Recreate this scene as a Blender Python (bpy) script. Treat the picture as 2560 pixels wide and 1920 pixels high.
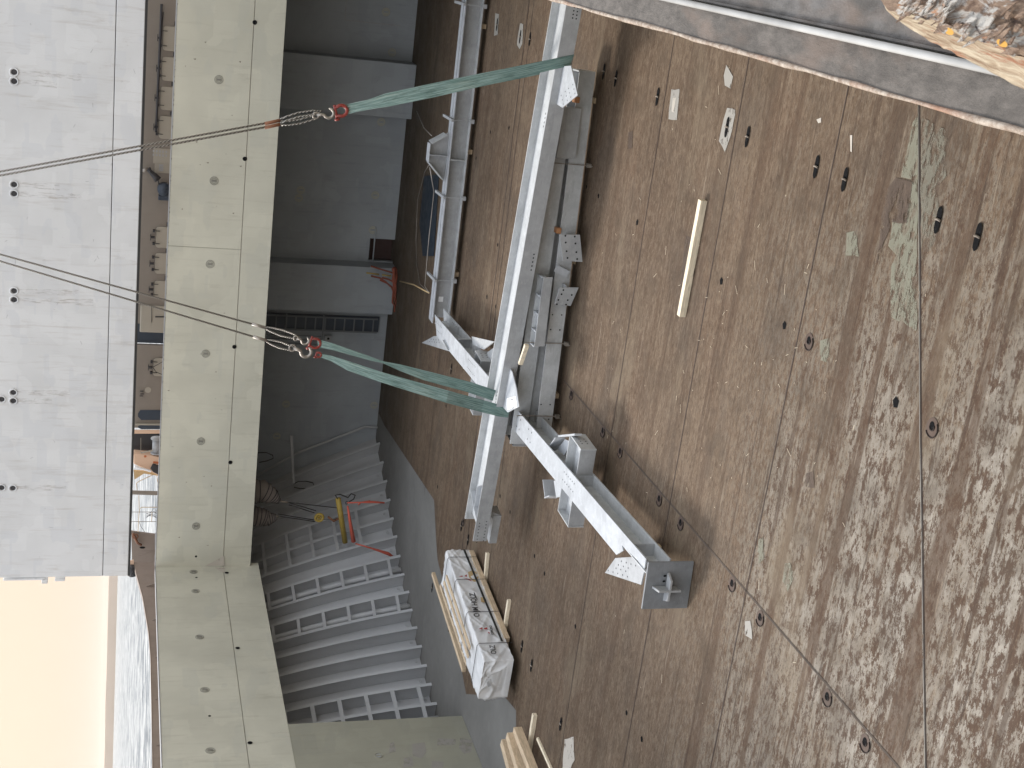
import bpy, bmesh, math, random
from mathutils import Vector, Matrix, noise as mnoise
random.seed(7)
scene = bpy.context.scene
for o in list(bpy.data.objects): bpy.data.objects.remove(o)

# ------------------------------------------------------------------ camera
H = 12.0                                  # eye height over the hold floor
FPX = 3279.236                            # focal length in photo pixels (2560 wide)
PITCH, ROLL, YAW = 0.29080238, 0.02696674, 0.34489497
def _m(rows): return Matrix(rows)
cr, sr = math.cos(ROLL), math.sin(ROLL); cp, sp = math.cos(PITCH), math.sin(PITCH); cy, sy = math.cos(YAW), math.sin(YAW)
CM = _m([[cy,-sy,0],[sy,cy,0],[0,0,1]]) @ _m([[1,0,0],[0,cp,sp],[0,-sp,cp]]) @ _m([[1,0,0],[0,0,-1],[0,1,0]]) @ _m([[cr,-sr,0],[sr,cr,0],[0,0,1]])
EYE = Vector((0, 0, H))
cam_d = bpy.data.cameras.new('camera'); cam = bpy.data.objects.new('camera', cam_d)
scene.collection.objects.link(cam); scene.camera = cam
c0, c1, c2 = CM.col[0], CM.col[1], CM.col[2]
R3 = Matrix((-c1, c0, c2)).transposed()   # the phone was held turned a quarter turn
cam.matrix_world = Matrix.Translation(EYE) @ R3.to_4x4()
cam_d.sensor_fit = 'HORIZONTAL'; cam_d.sensor_width = 36.0; cam_d.lens = FPX / 2560 * 36
cam_d.clip_start = 0.05; cam_d.clip_end = 20000
cam_d.dof.use_dof = True; cam_d.dof.focus_distance = 30; cam_d.dof.aperture_fstop = 60

# ------------------------------------------------------------------ light
SUN_EL, SUN_AZ = math.radians(38), math.radians(-62)     # azimuth from forward (+Y) towards starboard (+X)
world = bpy.data.worlds.new('World'); scene.world = world; world.use_nodes = True
wn = world.node_tree; bg = wn.nodes['Background']
sky = wn.nodes.new('ShaderNodeTexSky'); sky.sky_type = 'NISHITA'; sky.sun_disc = False
sky.sun_elevation = SUN_EL; sky.sun_rotation = SUN_AZ
sky.air_density = 1.0; sky.dust_density = 4.0; sky.ozone_density = 1.0
# thin bright overcast over the clear-sky model: cream near the horizon, cooler and brighter overhead
tc = wn.nodes.new('ShaderNodeTexCoord'); sx = wn.nodes.new('ShaderNodeSeparateXYZ'); wn.links.new(tc.outputs['Generated'], sx.inputs[0])
rp = wn.nodes.new('ShaderNodeValToRGB'); wn.links.new(sx.outputs[2], rp.inputs[0])
rp.color_ramp.elements[0].position = 0.0; rp.color_ramp.elements[0].color = (.325,.272,.225,1)
rp.color_ramp.elements[1].position = 1.0; rp.color_ramp.elements[1].color = (.59,.635,.70,1)
el = rp.color_ramp.elements.new(.14); el.color = (.325,.258,.198,1)
el = rp.color_ramp.elements.new(.42); el.color = (.56,.565,.57,1)
vm = wn.nodes.new('ShaderNodeVectorMath'); vm.operation = 'SCALE'; vm.inputs[3].default_value = 7.6; wn.links.new(rp.outputs[0], vm.inputs[0])
mx = wn.nodes.new('ShaderNodeMix'); mx.data_type = 'RGBA'; mx.inputs[0].default_value = .95
wn.links.new(sky.outputs[0], mx.inputs[6]); wn.links.new(vm.outputs[0], mx.inputs[7])
wn.links.new(mx.outputs[2], bg.inputs[0]); bg.inputs[1].default_value = 0.15
sun_d = bpy.data.lights.new('sun', 'SUN'); sun_d.energy = 1.5; sun_d.angle = math.radians(12); sun_d.color = (1.0, 0.93, 0.84)
sun = bpy.data.objects.new('sun', sun_d); scene.collection.objects.link(sun)
sv = Vector((math.sin(SUN_AZ)*math.cos(SUN_EL), math.cos(SUN_AZ)*math.cos(SUN_EL), math.sin(SUN_EL)))
sun.rotation_euler = sv.to_track_quat('Z', 'Y').to_euler(); sun.location = (-20, 0, 40)
scene.view_settings.view_transform = 'Standard'; scene.view_settings.look = 'None'
scene.view_settings.gamma = 1; scene.view_settings.exposure = 1.38

# ------------------------------------------------------------------ helpers
def ray(x, y): return CM @ Vector(((1920-y-960)/FPX, -(x-1280)/FPX, -1.0))
def Fz(x, y, z=0.0): r = ray(x, y); return EYE + r*((z-H)/r.z)
def Fy(x, y, Y): r = ray(x, y); return EYE + r*(Y/r.y)
def Fx(x, y, X): r = ray(x, y); return EYE + r*(X/r.x)
V = Vector
UP = V((0, 0, 1))

class MB:
    def __init__(s): s.v, s.f, s.m = [], [], []
    def face(s, pts, mi=0):
        n = len(s.v); s.v += [V(p) for p in pts]; s.f.append(list(range(n, n+len(pts)))); s.m.append(mi)
    def obox(s, c, ax, hs, mi=0):
        c = V(c); a = [V(ax[i])*hs[i] for i in range(3)]; n = len(s.v)
        for i in (-1, 1):
            for j in (-1, 1):
                for k in (-1, 1): s.v.append(c+a[0]*i+a[1]*j+a[2]*k)
        for q in ((0,1,3,2),(4,6,7,5),(0,4,5,1),(2,3,7,6),(0,2,6,4),(1,5,7,3)): s.f.append([n+t for t in q]); s.m.append(mi)
    def box(s, lo, hi, mi=0):
        lo, hi = V(lo), V(hi); s.obox((lo+hi)/2, (V((1,0,0)),V((0,1,0)),V((0,0,1))), (hi-lo)/2, mi)
    def prism(s, pts, off, mi=0):
        pts = [V(p) for p in pts]; off = V(off); n = len(s.v); k = len(pts)
        s.v += pts + [p+off for p in pts]
        s.f.append(list(range(n, n+k))); s.m.append(mi)
        s.f.append(list(range(n+2*k-1, n+k-1, -1))); s.m.append(mi)
        for i in range(k): j = (i+1) % k; s.f.append([n+i, n+k+i, n+k+j, n+j]); s.m.append(mi)
    def bar(s, a, b, w, h, up=UP, mi=0):
        a, b = V(a), V(b); d = (b-a); L = d.length; d.normalize()
        sd = d.cross(V(up)); sd.normalize(); u = sd.cross(d)
        s.obox((a+b)/2, (d, sd, u), (L/2, w/2, h/2), mi)
    def tube(s, pts, r, n=8, mi=0, closed=False, cap=True):
        pts = [V(p) for p in pts]; K = len(pts); rs = r if isinstance(r, (list, tuple)) else [r]*K
        base = len(s.v); prev = None
        for i, p in enumerate(pts):
            if closed: t = pts[(i+1) % K]-pts[i-1]
            else: t = pts[min(i+1, K-1)]-pts[max(i-1, 0)]
            if t.length < 1e-9: t = V((0,0,1))
            t.normalize()
            if prev is None:
                a = t.cross(UP if abs(t.z) < .9 else V((1,0,0)))
            else:
                a = prev - t*prev.dot(t)
            a.normalize(); prev = a; b = t.cross(a)
            for k in range(n):
                th = 2*math.pi*k/n; s.v.append(p+(a*math.cos(th)+b*math.sin(th))*rs[i])
        for i in range(K if closed else K-1):
            j = (i+1) % K
            for k in range(n):
                l = (k+1) % n; s.f.append([base+i*n+k, base+i*n+l, base+j*n+l, base+j*n+k]); s.m.append(mi)
        if cap and not closed:
            s.f.append([base+k for k in range(n)][::-1]); s.m.append(mi)
            s.f.append([base+(K-1)*n+k for k in range(n)]); s.m.append(mi)
    def ring(s, c, nrm, R, r, n=20, m=6, mi=0, a0=0, a1=2*math.pi, sq=1.0):
        nrm = V(nrm).normalized(); a = nrm.cross(UP if abs(nrm.z) < .9 else V((1,0,0))).normalized(); b = nrm.cross(a)
        full = abs(a1-a0-2*math.pi) < 1e-6
        pts = [V(c)+(a*math.cos(a0+(a1-a0)*i/(n if full else n-1))*sq+b*math.sin(a0+(a1-a0)*i/(n if full else n-1)))*R for i in range(n)]
        s.tube(pts, r, m, mi, closed=full)
    def disc(s, c, nrm, ra, rb=None, adir=None, n=14, mi=0):
        nrm = V(nrm).normalized(); rb = rb or ra
        a = V(adir) if adir is not None else nrm.cross(UP if abs(nrm.z) < .9 else V((1,0,0)))
        a = (a-nrm*a.dot(nrm)).normalized(); b = nrm.cross(a)
        s.face([V(c)+a*ra*math.cos(2*math.pi*i/n)+b*rb*math.sin(2*math.pi*i/n) for i in range(n)], mi)
    def cyl(s, a, b, r, n=16, mi=0): s.tube([a, b], r, n, mi)
    def build(s, name, mats, parent=None, smooth=False, bevel=0.0, sep=False):
        if sep:                                   # every primitive becomes a part of its own
            par = list(range(len(s.v)))
            def fd(i):
                while par[i] != i: par[i] = par[par[i]]; i = par[i]
                return i
            for f in s.f:
                for k in f[1:]: par[fd(k)] = fd(f[0])
            grp = {}
            for f, m in zip(s.f, s.m): grp.setdefault(fd(f[0]), []).append((f, m))
            out = []
            for fs in grp.values():
                q = MB(); ids = {}
                for f, m in fs:
                    for k in f:
                        if k not in ids: ids[k] = len(q.v); q.v.append(s.v[k])
                    q.f.append([ids[k] for k in f]); q.m.append(m)
                out.append(q.build(name, mats, parent, smooth, bevel))
            return out
        me = bpy.data.meshes.new(name)
        off = wloc(parent) if parent is not None else V((0,0,0))
        me.from_pydata([tuple(p-off) for p in s.v], [], s.f)
        if not isinstance(mats, (list, tuple)): mats = [mats]
        for m in mats: me.materials.append(m)
        for p, mi in zip(me.polygons, s.m): p.material_index = mi; p.use_smooth = smooth
        bm = bmesh.new(); bm.from_mesh(me); bmesh.ops.recalc_face_normals(bm, faces=bm.faces); bm.to_mesh(me); bm.free()
        me.update()
        o = bpy.data.objects.new(name, me); scene.collection.objects.link(o)
        if parent is not None: o.parent = parent
        if bevel > 0:
            b = o.modifiers.new('bevel', 'BEVEL'); b.width = bevel; b.segments = 2; b.limit_method = 'ANGLE'
        return o
def wloc(o):
    l = V((0,0,0))
    while o is not None: l += o.location; o = o.parent
    return l
def tag(o, label, cat, group=None):
    o['label'] = label; o['category'] = cat
    if group: o['group'] = group
    return o
def thing(name, label, cat, loc=(0,0,0), group=None):
    o = bpy.data.objects.new(name, None); scene.collection.objects.link(o); o.location = loc
    o.empty_display_size = .2
    return tag(o, label, cat, group)
def struct(o, kind='structure'): o['kind'] = kind; return o

# ------------------------------------------------------------------ materials
class N:
    def __init__(s, name):
        s.mat = bpy.data.materials.new(name); s.mat.use_nodes = True; s.t = s.mat.node_tree
        s.bsdf = s.t.nodes['Principled BSDF']
        g = s.t.nodes.new('ShaderNodeNewGeometry'); s.pos = g.outputs['Position']
    def link(s, a, b): s.t.links.new(a, b)
    def _in(s, sock, v):
        if hasattr(v, 'is_linked') or isinstance(v, bpy.types.NodeSocket): s.link(v, sock)
        else: sock.default_value = v
    def scale(s, v, sc, rot=0.0):
        n = s.t.nodes.new('ShaderNodeMapping'); s._in(n.inputs[0], v)
        n.inputs['Rotation'].default_value = (0, 0, rot); n.inputs['Scale'].default_value = sc; return n.outputs[0]
    def noise(s, v, sc, det=4, rough=.55, dist=0):
        n = s.t.nodes.new('ShaderNodeTexNoise'); s._in(n.inputs['Vector'], v); n.inputs['Scale'].default_value = sc
        n.inputs['Detail'].default_value = det; n.inputs['Roughness'].default_value = rough; n.inputs['Distortion'].default_value = dist
        return n.outputs[0]
    def voro(s, v, sc, feat='F1'):
        n = s.t.nodes.new('ShaderNodeTexVoronoi'); s._in(n.inputs['Vector'], v); n.inputs['Scale'].default_value = sc; n.feature = feat
        return n.outputs['Distance']
    def vcell(s, v, sc):
        n = s.t.nodes.new('ShaderNodeTexVoronoi'); s._in(n.inputs['Vector'], v); n.inputs['Scale'].default_value = sc; n.distance = 'CHEBYCHEV'
        return n.outputs['Color']
    def ramp(s, v, a, b, lo=0.0, hi=1.0):
        n = s.t.nodes.new('ShaderNodeMapRange'); n.clamp = True; s._in(n.inputs[0], v)
        n.inputs[1].default_value = a; n.inputs[2].default_value = b; n.inputs[3].default_value = lo; n.inputs[4].default_value = hi
        return n.outputs[0]
    def math(s, op, a, b=0.0):
        n = s.t.nodes.new('ShaderNodeMath'); n.operation = op; s._in(n.inputs[0], a); s._in(n.inputs[1], b); return n.outputs[0]
    def mix(s, f, a, b, mode='MIX'):
        n = s.t.nodes.new('ShaderNodeMix'); n.data_type = 'RGBA'; n.blend_type = mode
        s._in(n.inputs[0], f)
        for k, c in ((6, a), (7, b)):
            if isinstance(c, (tuple, list)): n.inputs[k].default_value = (*c[:3], 1)
            else: s.link(c, n.inputs[k])
        return n.outputs[2]
    def sep(s, v):
        n = s.t.nodes.new('ShaderNodeSeparateXYZ'); s._in(n.inputs[0], v); return n.outputs
    def bump(s, h, strength=.3, dist=.02):
        n = s.t.nodes.new('ShaderNodeBump'); s._in(n.inputs['Height'], h); n.inputs['Strength'].default_value = strength; n.inputs['Distance'].default_value = dist
        s.link(n.outputs[0], s.bsdf.inputs['Normal'])
    def out(s, col, rough=.5, metal=0.0, spec=.5):
        if isinstance(col, (tuple, list)): s.bsdf.inputs['Base Color'].default_value = (*col[:3], 1)
        else: s.link(col, s.bsdf.inputs['Base Color'])
        s._in(s.bsdf.inputs['Roughness'], rough); s.bsdf.inputs['Metallic'].default_value = metal
        s.bsdf.inputs['Specular IOR Level'].default_value = spec
        return s.mat
def sc3(c, k): return tuple(min(1, x*k) for x in c)

def paint(name, col, rough=.5, var=.12, dirt=None, dirt_amt=.25, streak=True, bumpy=.08, scale=1.0, metal=0.0, patches=False, spec=.4):
    n = N(name); p = n.pos
    big = n.ramp(n.noise(p, .45*scale, 3), .35, .65)
    c = n.mix(big, sc3(col, 1-var), sc3(col, 1+var*.6))
    if patches:
        cell = n.sep(n.vcell(n.scale(p, (1.1,1.1,1.1)), 1.0))[0]
        c = n.mix(n.ramp(cell, .7, .72, 0, .35), c, sc3(col, 1.12))
        cell2 = n.sep(n.vcell(n.scale(p, (.7,.7,1.6)), 1.3))[1]
        c = n.mix(n.ramp(cell2, .8, .82, 0, .35), c, (col[0]*.86, col[1]*.88, col[2]*.92))
    dirt = dirt or sc3(col, .45)
    if streak:
        st = n.ramp(n.noise(n.scale(p, (3,3,.25)), 2.2*scale, 5, .65), .55, .75, 0, dirt_amt)
        c = n.mix(st, c, dirt)
    sp_ = n.ramp(n.noise(p, 9*scale, 6, .7), .62, .72, 0, dirt_amt*1.4)
    c = n.mix(sp_, c, dirt)
    if patches:
        c = n.mix(n.ramp(n.noise(n.scale(p,(2.2,2.2,.5)), 1.1, 6, .7), .60, .72, 0, .30), c, dirt)
        c = n.mix(n.ramp(n.noise(n.scale(p,(1,1,1.5)), 5, 8, .8), .62, .67, 0, .35), c, sc3(col, .6))
    if name.startswith('zinc'):
        c = n.mix(n.ramp(n.noise(p, 2.4, 6, .7), .42, .60, 0, .42), c, sc3(col, .62))
        c = n.mix(n.ramp(n.noise(n.scale(p,(1,1,3)), 5.0, 6, .7), .55, .66, 0, .40), c, sc3(col, 1.28))
        c = n.mix(n.ramp(n.noise(n.scale(p,(.4,.4,2)), 3.0, 4, .6), .60, .66, 0, .25), c, sc3(col, .5))
    fine = n.noise(p, 40*scale, 3, .6)
    c = n.mix(n.ramp(fine, .3, .7, 0, .14), c, sc3(col, .72))
    rr = n.ramp(n.noise(p, 3*scale, 4), .3, .7, rough-.08, rough+.12)
    n.bump(n.noise(p, 14*scale, 5, .6), bumpy, .02)
    return n.out(c, rr, metal, spec)

M = {}
M['coaming'] = paint('coaming_paint', (.515,.505,.425), .45, .10, (.25,.22,.17), .25, patches=True)
M['wall'] = paint('hold_wall_paint', (.30,.295,.24), .55, .08, (.2,.18,.14), .2, patches=True)
M['bulk'] = paint('bulkhead_paint', (.33,.365,.405), .55, .10, (.12,.13,.14), .2, patches=True)
M['shell'] = paint('shell_paint', (.46,.475,.50), .6, .08, (.22,.22,.23), .2)
M['cover'] = paint('cover_paint', (.67,.68,.69), .5, .07, (.34,.29,.245), .32, patches=True)
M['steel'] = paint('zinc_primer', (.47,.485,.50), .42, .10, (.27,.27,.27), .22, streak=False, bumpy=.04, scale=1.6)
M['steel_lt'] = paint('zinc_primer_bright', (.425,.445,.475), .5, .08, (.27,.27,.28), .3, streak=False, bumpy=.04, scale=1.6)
M['steel_dk'] = paint('zinc_primer_dull_shaded', (.375,.385,.40), .5, .12, (.22,.21,.2), .3, streak=False, bumpy=.04, scale=1.6)  # shaded primer copy: side-face shade put into the colour; also used on small fittings
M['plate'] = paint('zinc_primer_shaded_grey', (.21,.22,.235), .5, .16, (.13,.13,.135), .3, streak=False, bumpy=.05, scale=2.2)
M['black'] = N('black_void').out((.006,.006,.007), .9, 0, .1)
M['dark'] = N('dark_steel').out((.035,.035,.04), .5, .3)
M['navy'] = paint('dark_blue_shade', (.035,.05,.075), .5, .1)
M['bulk_dk'] = paint('dull_ladder_paint', (.16,.175,.195), .6, .15)
M['tarp'] = paint('dark_blue_sheet', (.018,.028,.042), .6, .2)
M['recess'] = paint('pot_recess_paint', (.44,.435,.365), .5, .15)
M['rim'] = paint('pot_rim_dull', (.21,.205,.18), .5, .2)
M['cream'] = paint('cream_paint', (.235,.205,.175), .5, .06, (.15,.12,.09), .2)
M['cream_lt'] = paint('cream_lid', (.37,.34,.285), .45, .05, (.3,.25,.2), .15)
M['peach'] = paint('peach_paint', (.72,.50,.36), .5, .06)
M['orange'] = paint('orange_paint', (.55,.16,.06), .6, .1)
M['redorange'] = paint('orange_rope', (.52,.10,.065), .7, .15)
M['maroon'] = paint('maroon', (.045,.018,.018), .6, .1)
M['yellow'] = paint('yellow_paint', (.42,.30,.06), .5, .2, (.1,.08,.05), .4)
M['rust'] = paint('rust', (.20,.085,.045), .8, .3, (.05,.03,.02), .5, bumpy=.3)
M['scuff'] = paint('dull_scuff', (.20,.17,.14), .7)
M['dullrope'] = paint('dull_orange_rope', (.24,.06,.035), .8, .2)
M['redpaint'] = paint('red_shackle', (.22,.03,.022), .35, .15, (.12,.03,.02), .4, scale=6)
M['bulwark'] = paint('bulwark_paint', (.23,.185,.155), .55, .1, (.13,.1,.08), .35)
M['rubber'] = N('rubber').out((.02,.02,.02), .7)
M['brownbag'] = paint('striped_rope', (.22,.19,.175), .8, .2)
M['label'] = N('label_paper').out((.85,.87,.9), .5)
M['ink'] = N('ink').out((.03,.03,.03), .6)
M['redink'] = N('red_ink').out((.35,.03,.03), .6)
M['cardboard'] = paint('cardboard', (.50,.36,.19), .8, .1)

def wood(name, col, d=(1,0,0)):
    n = N(name); p = n.pos
    g = n.noise(n.scale(p, (1.2 if d[0] else 14, 1.2 if d[1] else 14, 14)), 1.6, 5, .6, .6)
    c = n.mix(n.ramp(g, .35, .68), sc3(col, .72), sc3(col, 1.1))
    k = n.ramp(n.voro(n.scale(p, (2.2,2.2,9)), 1.4), .03, .09, .7, 0)
    c = n.mix(k, c, (.16,.09,.04))
    c = n.mix(n.ramp(n.noise(p, 5, 4), .55, .75, 0, .35), c, sc3(col, .6))
    n.bump(g, .15, .01)
    return n.out(c, .75, 0, .25)
M['wood'] = wood('sawn_pine', (.60,.47,.33), (0,1,0))
M['woodx'] = wood('sawn_pine_across', (.62,.49,.34), (1,0,0))
M['woodpale'] = wood('planed_pale_pine', (.80,.70,.54), (1,0,0))

def mk_floor():
    n = N('hold_floor_paint'); p = n.pos; X, Y, Z = n.sep(p)
    # how badly the paint has flaked: worst at the near port corner
    mk = n.math('MULTIPLY', n.ramp(Y, 23.5, 12.8), n.ramp(X, -1.5, -9.0))
    wide = n.noise(n.scale(p,(.45,1,1)), .55, 4, .6)
    mk = n.math('ADD', mk, n.math('MULTIPLY', n.ramp(Y, 31, 15), .30))
    mk = n.math('MULTIPLY', mk, n.ramp(wide, .30, .60, .45, 1.15))
    c = n.mix(n.ramp(n.noise(p, .16, 4, .6), .35, .68), (.086,.060,.044), (.146,.108,.080))
    c = n.mix(n.ramp(n.noise(n.scale(p,(.5,.9,1)), .45, 4, .6), .52, .72, 0, .55), c, (.118,.072,.050))
    c = n.mix(n.ramp(n.noise(n.scale(p,(.35,.7,1),1.0), .7, 5, .65), .56, .72, 0, .45), c, (.095,.083,.074))
    # drag streaks, fine, along the hold's width
    c = n.mix(n.ramp(n.noise(n.scale(p,(.22,1.3,1),.04), 2.6, 7, .7), .42, .66, 0, .5), c, (.180,.140,.108))
    c = n.mix(n.ramp(n.noise(n.scale(p,(.16,1.8,1),-.05), 3.4, 6, .7), .50, .68, 0, .4), c, (.066,.045,.034))
    # crinkled fine grain
    fl = n.noise(n.scale(p,(.42,1,1)), 9, 9, .78)
    c = n.mix(n.ramp(fl, .50, .56, 0, .55), c, (.190,.150,.117))
    c = n.mix(n.ramp(n.noise(n.scale(p,(.38,1,1),.1), 12, 7, .75), .54, .61, 0, .65), c, (.050,.031,.022))
    # lighter primer showing where the top coat has gone
    f1 = n.math('ADD', n.noise(n.scale(p,(.45,1,1),.07), 9.5, 12, .82), n.math('MULTIPLY', mk, .165))
    flm = n.math('MULTIPLY', n.ramp(f1, .545, .575), n.ramp(mk, .04, .35))
    grey = n.mix(n.ramp(mk, .35, .95), (.165,.142,.120), (.315,.302,.285))
    grey = n.mix(n.ramp(n.noise(p, 1.5, 6, .7), .42, .60, 0, .75), grey, (.165,.145,.125))
    c = n.mix(n.math('MULTIPLY', flm, .88), c, grey)
    # bare dark rust eating into it: islands, pits and drag bands
    r1 = n.math('ADD', n.noise(n.scale(p,(.5,1,1),-.1), 5.2, 12, .82), n.math('MULTIPLY', mk, .055))
    isl = n.math('MULTIPLY', n.ramp(r1, .545, .57), n.ramp(mk, .10, .55, .22, .95))
    c = n.mix(isl, c, (.068,.042,.030))
    pit = n.ramp(n.math('ADD', n.voro(n.scale(p,(.7,1,1)), 13), n.math('MULTIPLY', n.noise(p, 2.1, 4), .35)), .27, .33, .9, 0)
    c = n.mix(n.math('MULTIPLY', pit, n.ramp(mk, .08, .40, .25, 1)), c, (.060,.038,.028))
    for sc_, k_, rot, th, w_, col, amt in (((.035,1,1), 1.6, .07, .575, .05, (.078,.050,.036), .75), ((.03,1,1), 3.4, .12, .60, .03, (.058,.038,.029), .7), ((.05,1,1), 2.2, -.35, .63, .03, (.066,.043,.032), .6), ((.06,1,1), 2.0, 1.0, .65, .03, (.066,.043,.032), .55), ((.035,1,1), 9.0, .05, .64, .03, (.045,.032,.026), .6)):
        s_ = n.ramp(n.noise(n.scale(p, sc_, rot), k_, 4, .55, .1), th, th+w_, 0, amt)
        s_ = n.math('MULTIPLY', s_, n.ramp(mk, .0, .35, .45, 1))
        c = n.mix(s_, c, col)
    c = n.mix(n.ramp(n.noise(n.scale(p,(.05,1,1),-.45), 7, 3), .66, .69, 0, .35), c, (.30,.26,.22))
    c = n.mix(n.ramp(Y, 49, 57, 0, .6), c, (.040,.043,.038))  # blends to dark grey-green towards the forward end
    c = n.mix(n.ramp(n.noise(n.scale(p,(.3,1,1)), 18, 6, .8), .50, .62, 0, .5), c, (.045,.031,.023))
    c = n.mix(n.ramp(n.noise(n.scale(p,(.3,1,1),.15), 24, 5, .8), .55, .66, 0, .45), c, (.25,.21,.165))
    c = n.mix(n.ramp(n.noise(p, .9, 5, .65), .50, .68, 0, .5), c, (.066,.050,.039))
    c = n.mix(n.ramp(n.noise(n.scale(p,(.6,1,1)), .38, 5, .62), .54, .68, 0, .38), c, (.058,.050,.046))
    c = n.mix(n.ramp(n.noise(n.scale(p,(.25,.8,1),.3), .6, 5, .7), .56, .66, 0, .35), c, (.21,.175,.135))
    c = n.mix(1.0, c, (.97,.93,.86), 'MULTIPLY')
    n.bump(n.math('ADD', fl, n.math('MULTIPLY', flm, .6)), .3, .012)
    rg = n.ramp(n.noise(p, 1.2, 5), .3, .7, .6, .85)
    return n.out(c, rg, 0, .12)
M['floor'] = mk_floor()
def mk_patch(name, col, wear=.5):
    n = N(name); p = n.pos
    c = n.mix(n.ramp(n.noise(n.scale(p,(.5,1,1)), 5, 7, .7), .5, .62, 0, wear), col, (.16,.115,.085))
    c = n.mix(n.ramp(n.voro(p, 9), .12, .2, .6*wear, 0), c, (.10,.06,.04))
    c = n.mix(n.ramp(n.noise(p, .8, 3), .4, .6, 0, .3), c, sc3(col, .8))
    m_ = n.out(c, .6, 0, .2)          # the film has worn through to the plate in places
    a_ = n.ramp(n.math('ADD', n.noise(n.scale(p,(.5,1,1)), 6, 9, .78), n.math('MULTIPLY', n.noise(p, 1.3, 3), .35)), .74-.10*wear, .80-.08*wear, 1, 0)
    n.link(n.math('MULTIPLY', a_, .92-.25*wear), n.bsdf.inputs['Alpha'])
    return m_
M['patch_green'] = mk_patch('grey_green_touch_up', (.215,.212,.165), .7)
M['patch_grey'] = mk_patch('light_grey_touch_up', (.32,.305,.28), .02)
M['patch_white'] = mk_patch('white_touch_up', (.50,.46,.41), .02)
M['patch_worn'] = mk_patch('worn_touch_up', (.19,.18,.145), .9)
M['patch_dark'] = mk_patch('brown_touch_up', (.088,.064,.050), .4)
M['greyfloor'] = paint('grey_floor_paint', (.175,.172,.165), .7, .12, (.08,.075,.07), .3, streak=False, spec=.1)
M['seambrown'] = paint('weld_line_brown', (.058,.042,.032), .8, .3)
M['slotbar'] = paint('worn_slot_bar', (.21,.175,.145), .6, .2)
M['seam'] = N('seam_gap').out((.035,.02,.015), .8)
M['seam_dk'] = N('seam_shadow').out((.02,.012,.01), .9)
M['pot'] = paint('rusty_pot', (.072,.046,.034), .7, .3)

def mk_wrap():
    n = N('white_wrap_film'); p = n.pos
    w = n.noise(n.scale(p,(1.2,.5,1.4),.3), 1.3, 3, .5, .3)
    c = n.mix(n.ramp(w, .35, .7), (.56,.565,.58), (.72,.725,.74))
    h = n.math('ADD', w, n.math('MULTIPLY', n.noise(n.scale(p,(2.5,.8,.9),.5), 2.0, 2, .5, .3), .5))
    n.bump(h, .12, .03)
    return n.out(c, .38, 0, .5)
M['wrap'] = mk_wrap()
def mk_web():
    n = N('green_polyester_webbing'); u = n.t.nodes.new('ShaderNodeTexCoord').outputs['UV']; p = n.pos
    st = n.noise(n.scale(u,(9,.7,1)), 1.6, 4, .65)
    c = n.mix(n.ramp(st, .38, .62), (.13,.22,.205), (.37,.49,.47))
    rib = n.noise(n.scale(u,(22,.25,1)), 1.0, 2, .5)
    c = n.mix(n.ramp(rib, .52, .60, 0, .55), c, (.06,.12,.11))
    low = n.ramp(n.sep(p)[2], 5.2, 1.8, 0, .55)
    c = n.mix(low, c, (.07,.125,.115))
    c = n.mix(n.ramp(n.noise(n.scale(u,(3,1.4,1)), 1.6, 5, .7), .50, .68, 0, .7), c, (.07,.11,.095))
    c = n.mix(n.ramp(n.noise(n.scale(u,(2,.5,1)), 1.3, 4), .56, .7, 0, .45), c, (.42,.50,.45))
    n.bump(rib, .6, .01)
    return n.out(c, .75, 0, .2)
M['web'] = mk_web()
def mk_wire():
    n = N('wire_rope_steel'); w = n.t.nodes.new('ShaderNodeTexWave'); n.link(n.pos, w.inputs[0]); w.inputs['Scale'].default_value = 9; w.bands_direction = 'DIAGONAL'
    c = n.mix(w.outputs[1], (.13,.12,.11), (.46,.44,.41)); n.bump(w.outputs[1], .8, .02)
    return n.out(c, .38, .7)
M['wire'] = mk_wire()
M['hook'] = paint('galvanised_hook', (.33,.30,.27), .35, .2, metal=.6, scale=5)
M['bar'] = paint('stainless_bar', (.32,.32,.315), .5, .25, (.3,.27,.24), .3, streak=False, scale=8)
def mk_ledge(name, col, sc=1.0):
    n = N(name); p = n.pos
    c = n.mix(n.ramp(n.noise(n.scale(p,(1,.5,1)), 6*sc, 6, .65), .35, .65), sc3(col, .62), sc3(col, 1.25))
    c = n.mix(n.ramp(n.noise(p, 22*sc, 6, .7), .60, .70, 0, .8), c, (.035,.028,.024))
    c = n.mix(n.ramp(n.noise(n.scale(p,(1,.4,1)), 2.2*sc, 5, .65), .50, .66, 0, .7), c, (.040,.035,.031))
    c = n.mix(n.ramp(n.noise(n.scale(p,(1,.4,1)), 1.3*sc, 4), .56, .7, 0, .5), c, (.16,.115,.09))
    n.bump(n.noise(p, 30*sc, 7, .7), .8, .006)
    return n.out(c, .6, 0, .35)
M['ledge'] = mk_ledge('coaming_top_paint', (.098,.087,.078), 5.0)
M['ledge2'] = mk_ledge('coaming_outer_paint', (.105,.10,.097), 5.0)
def mk_lip():
    n = N('rusted_lip'); p = n.pos
    c = n.mix(n.ramp(n.noise(p, 45, 6, .7), .4, .62), (.22,.16,.12), (.42,.36,.30))
    c = n.mix(n.ramp(n.noise(n.scale(p,(1,.3,1)), 12, 4), .55, .7, 0, .7), c, (.30,.15,.09))
    n.bump(n.noise(p, 60, 6, .7), 1.0, .008)
    return n.out(c, .6)
M['lip'] = mk_lip()
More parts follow.
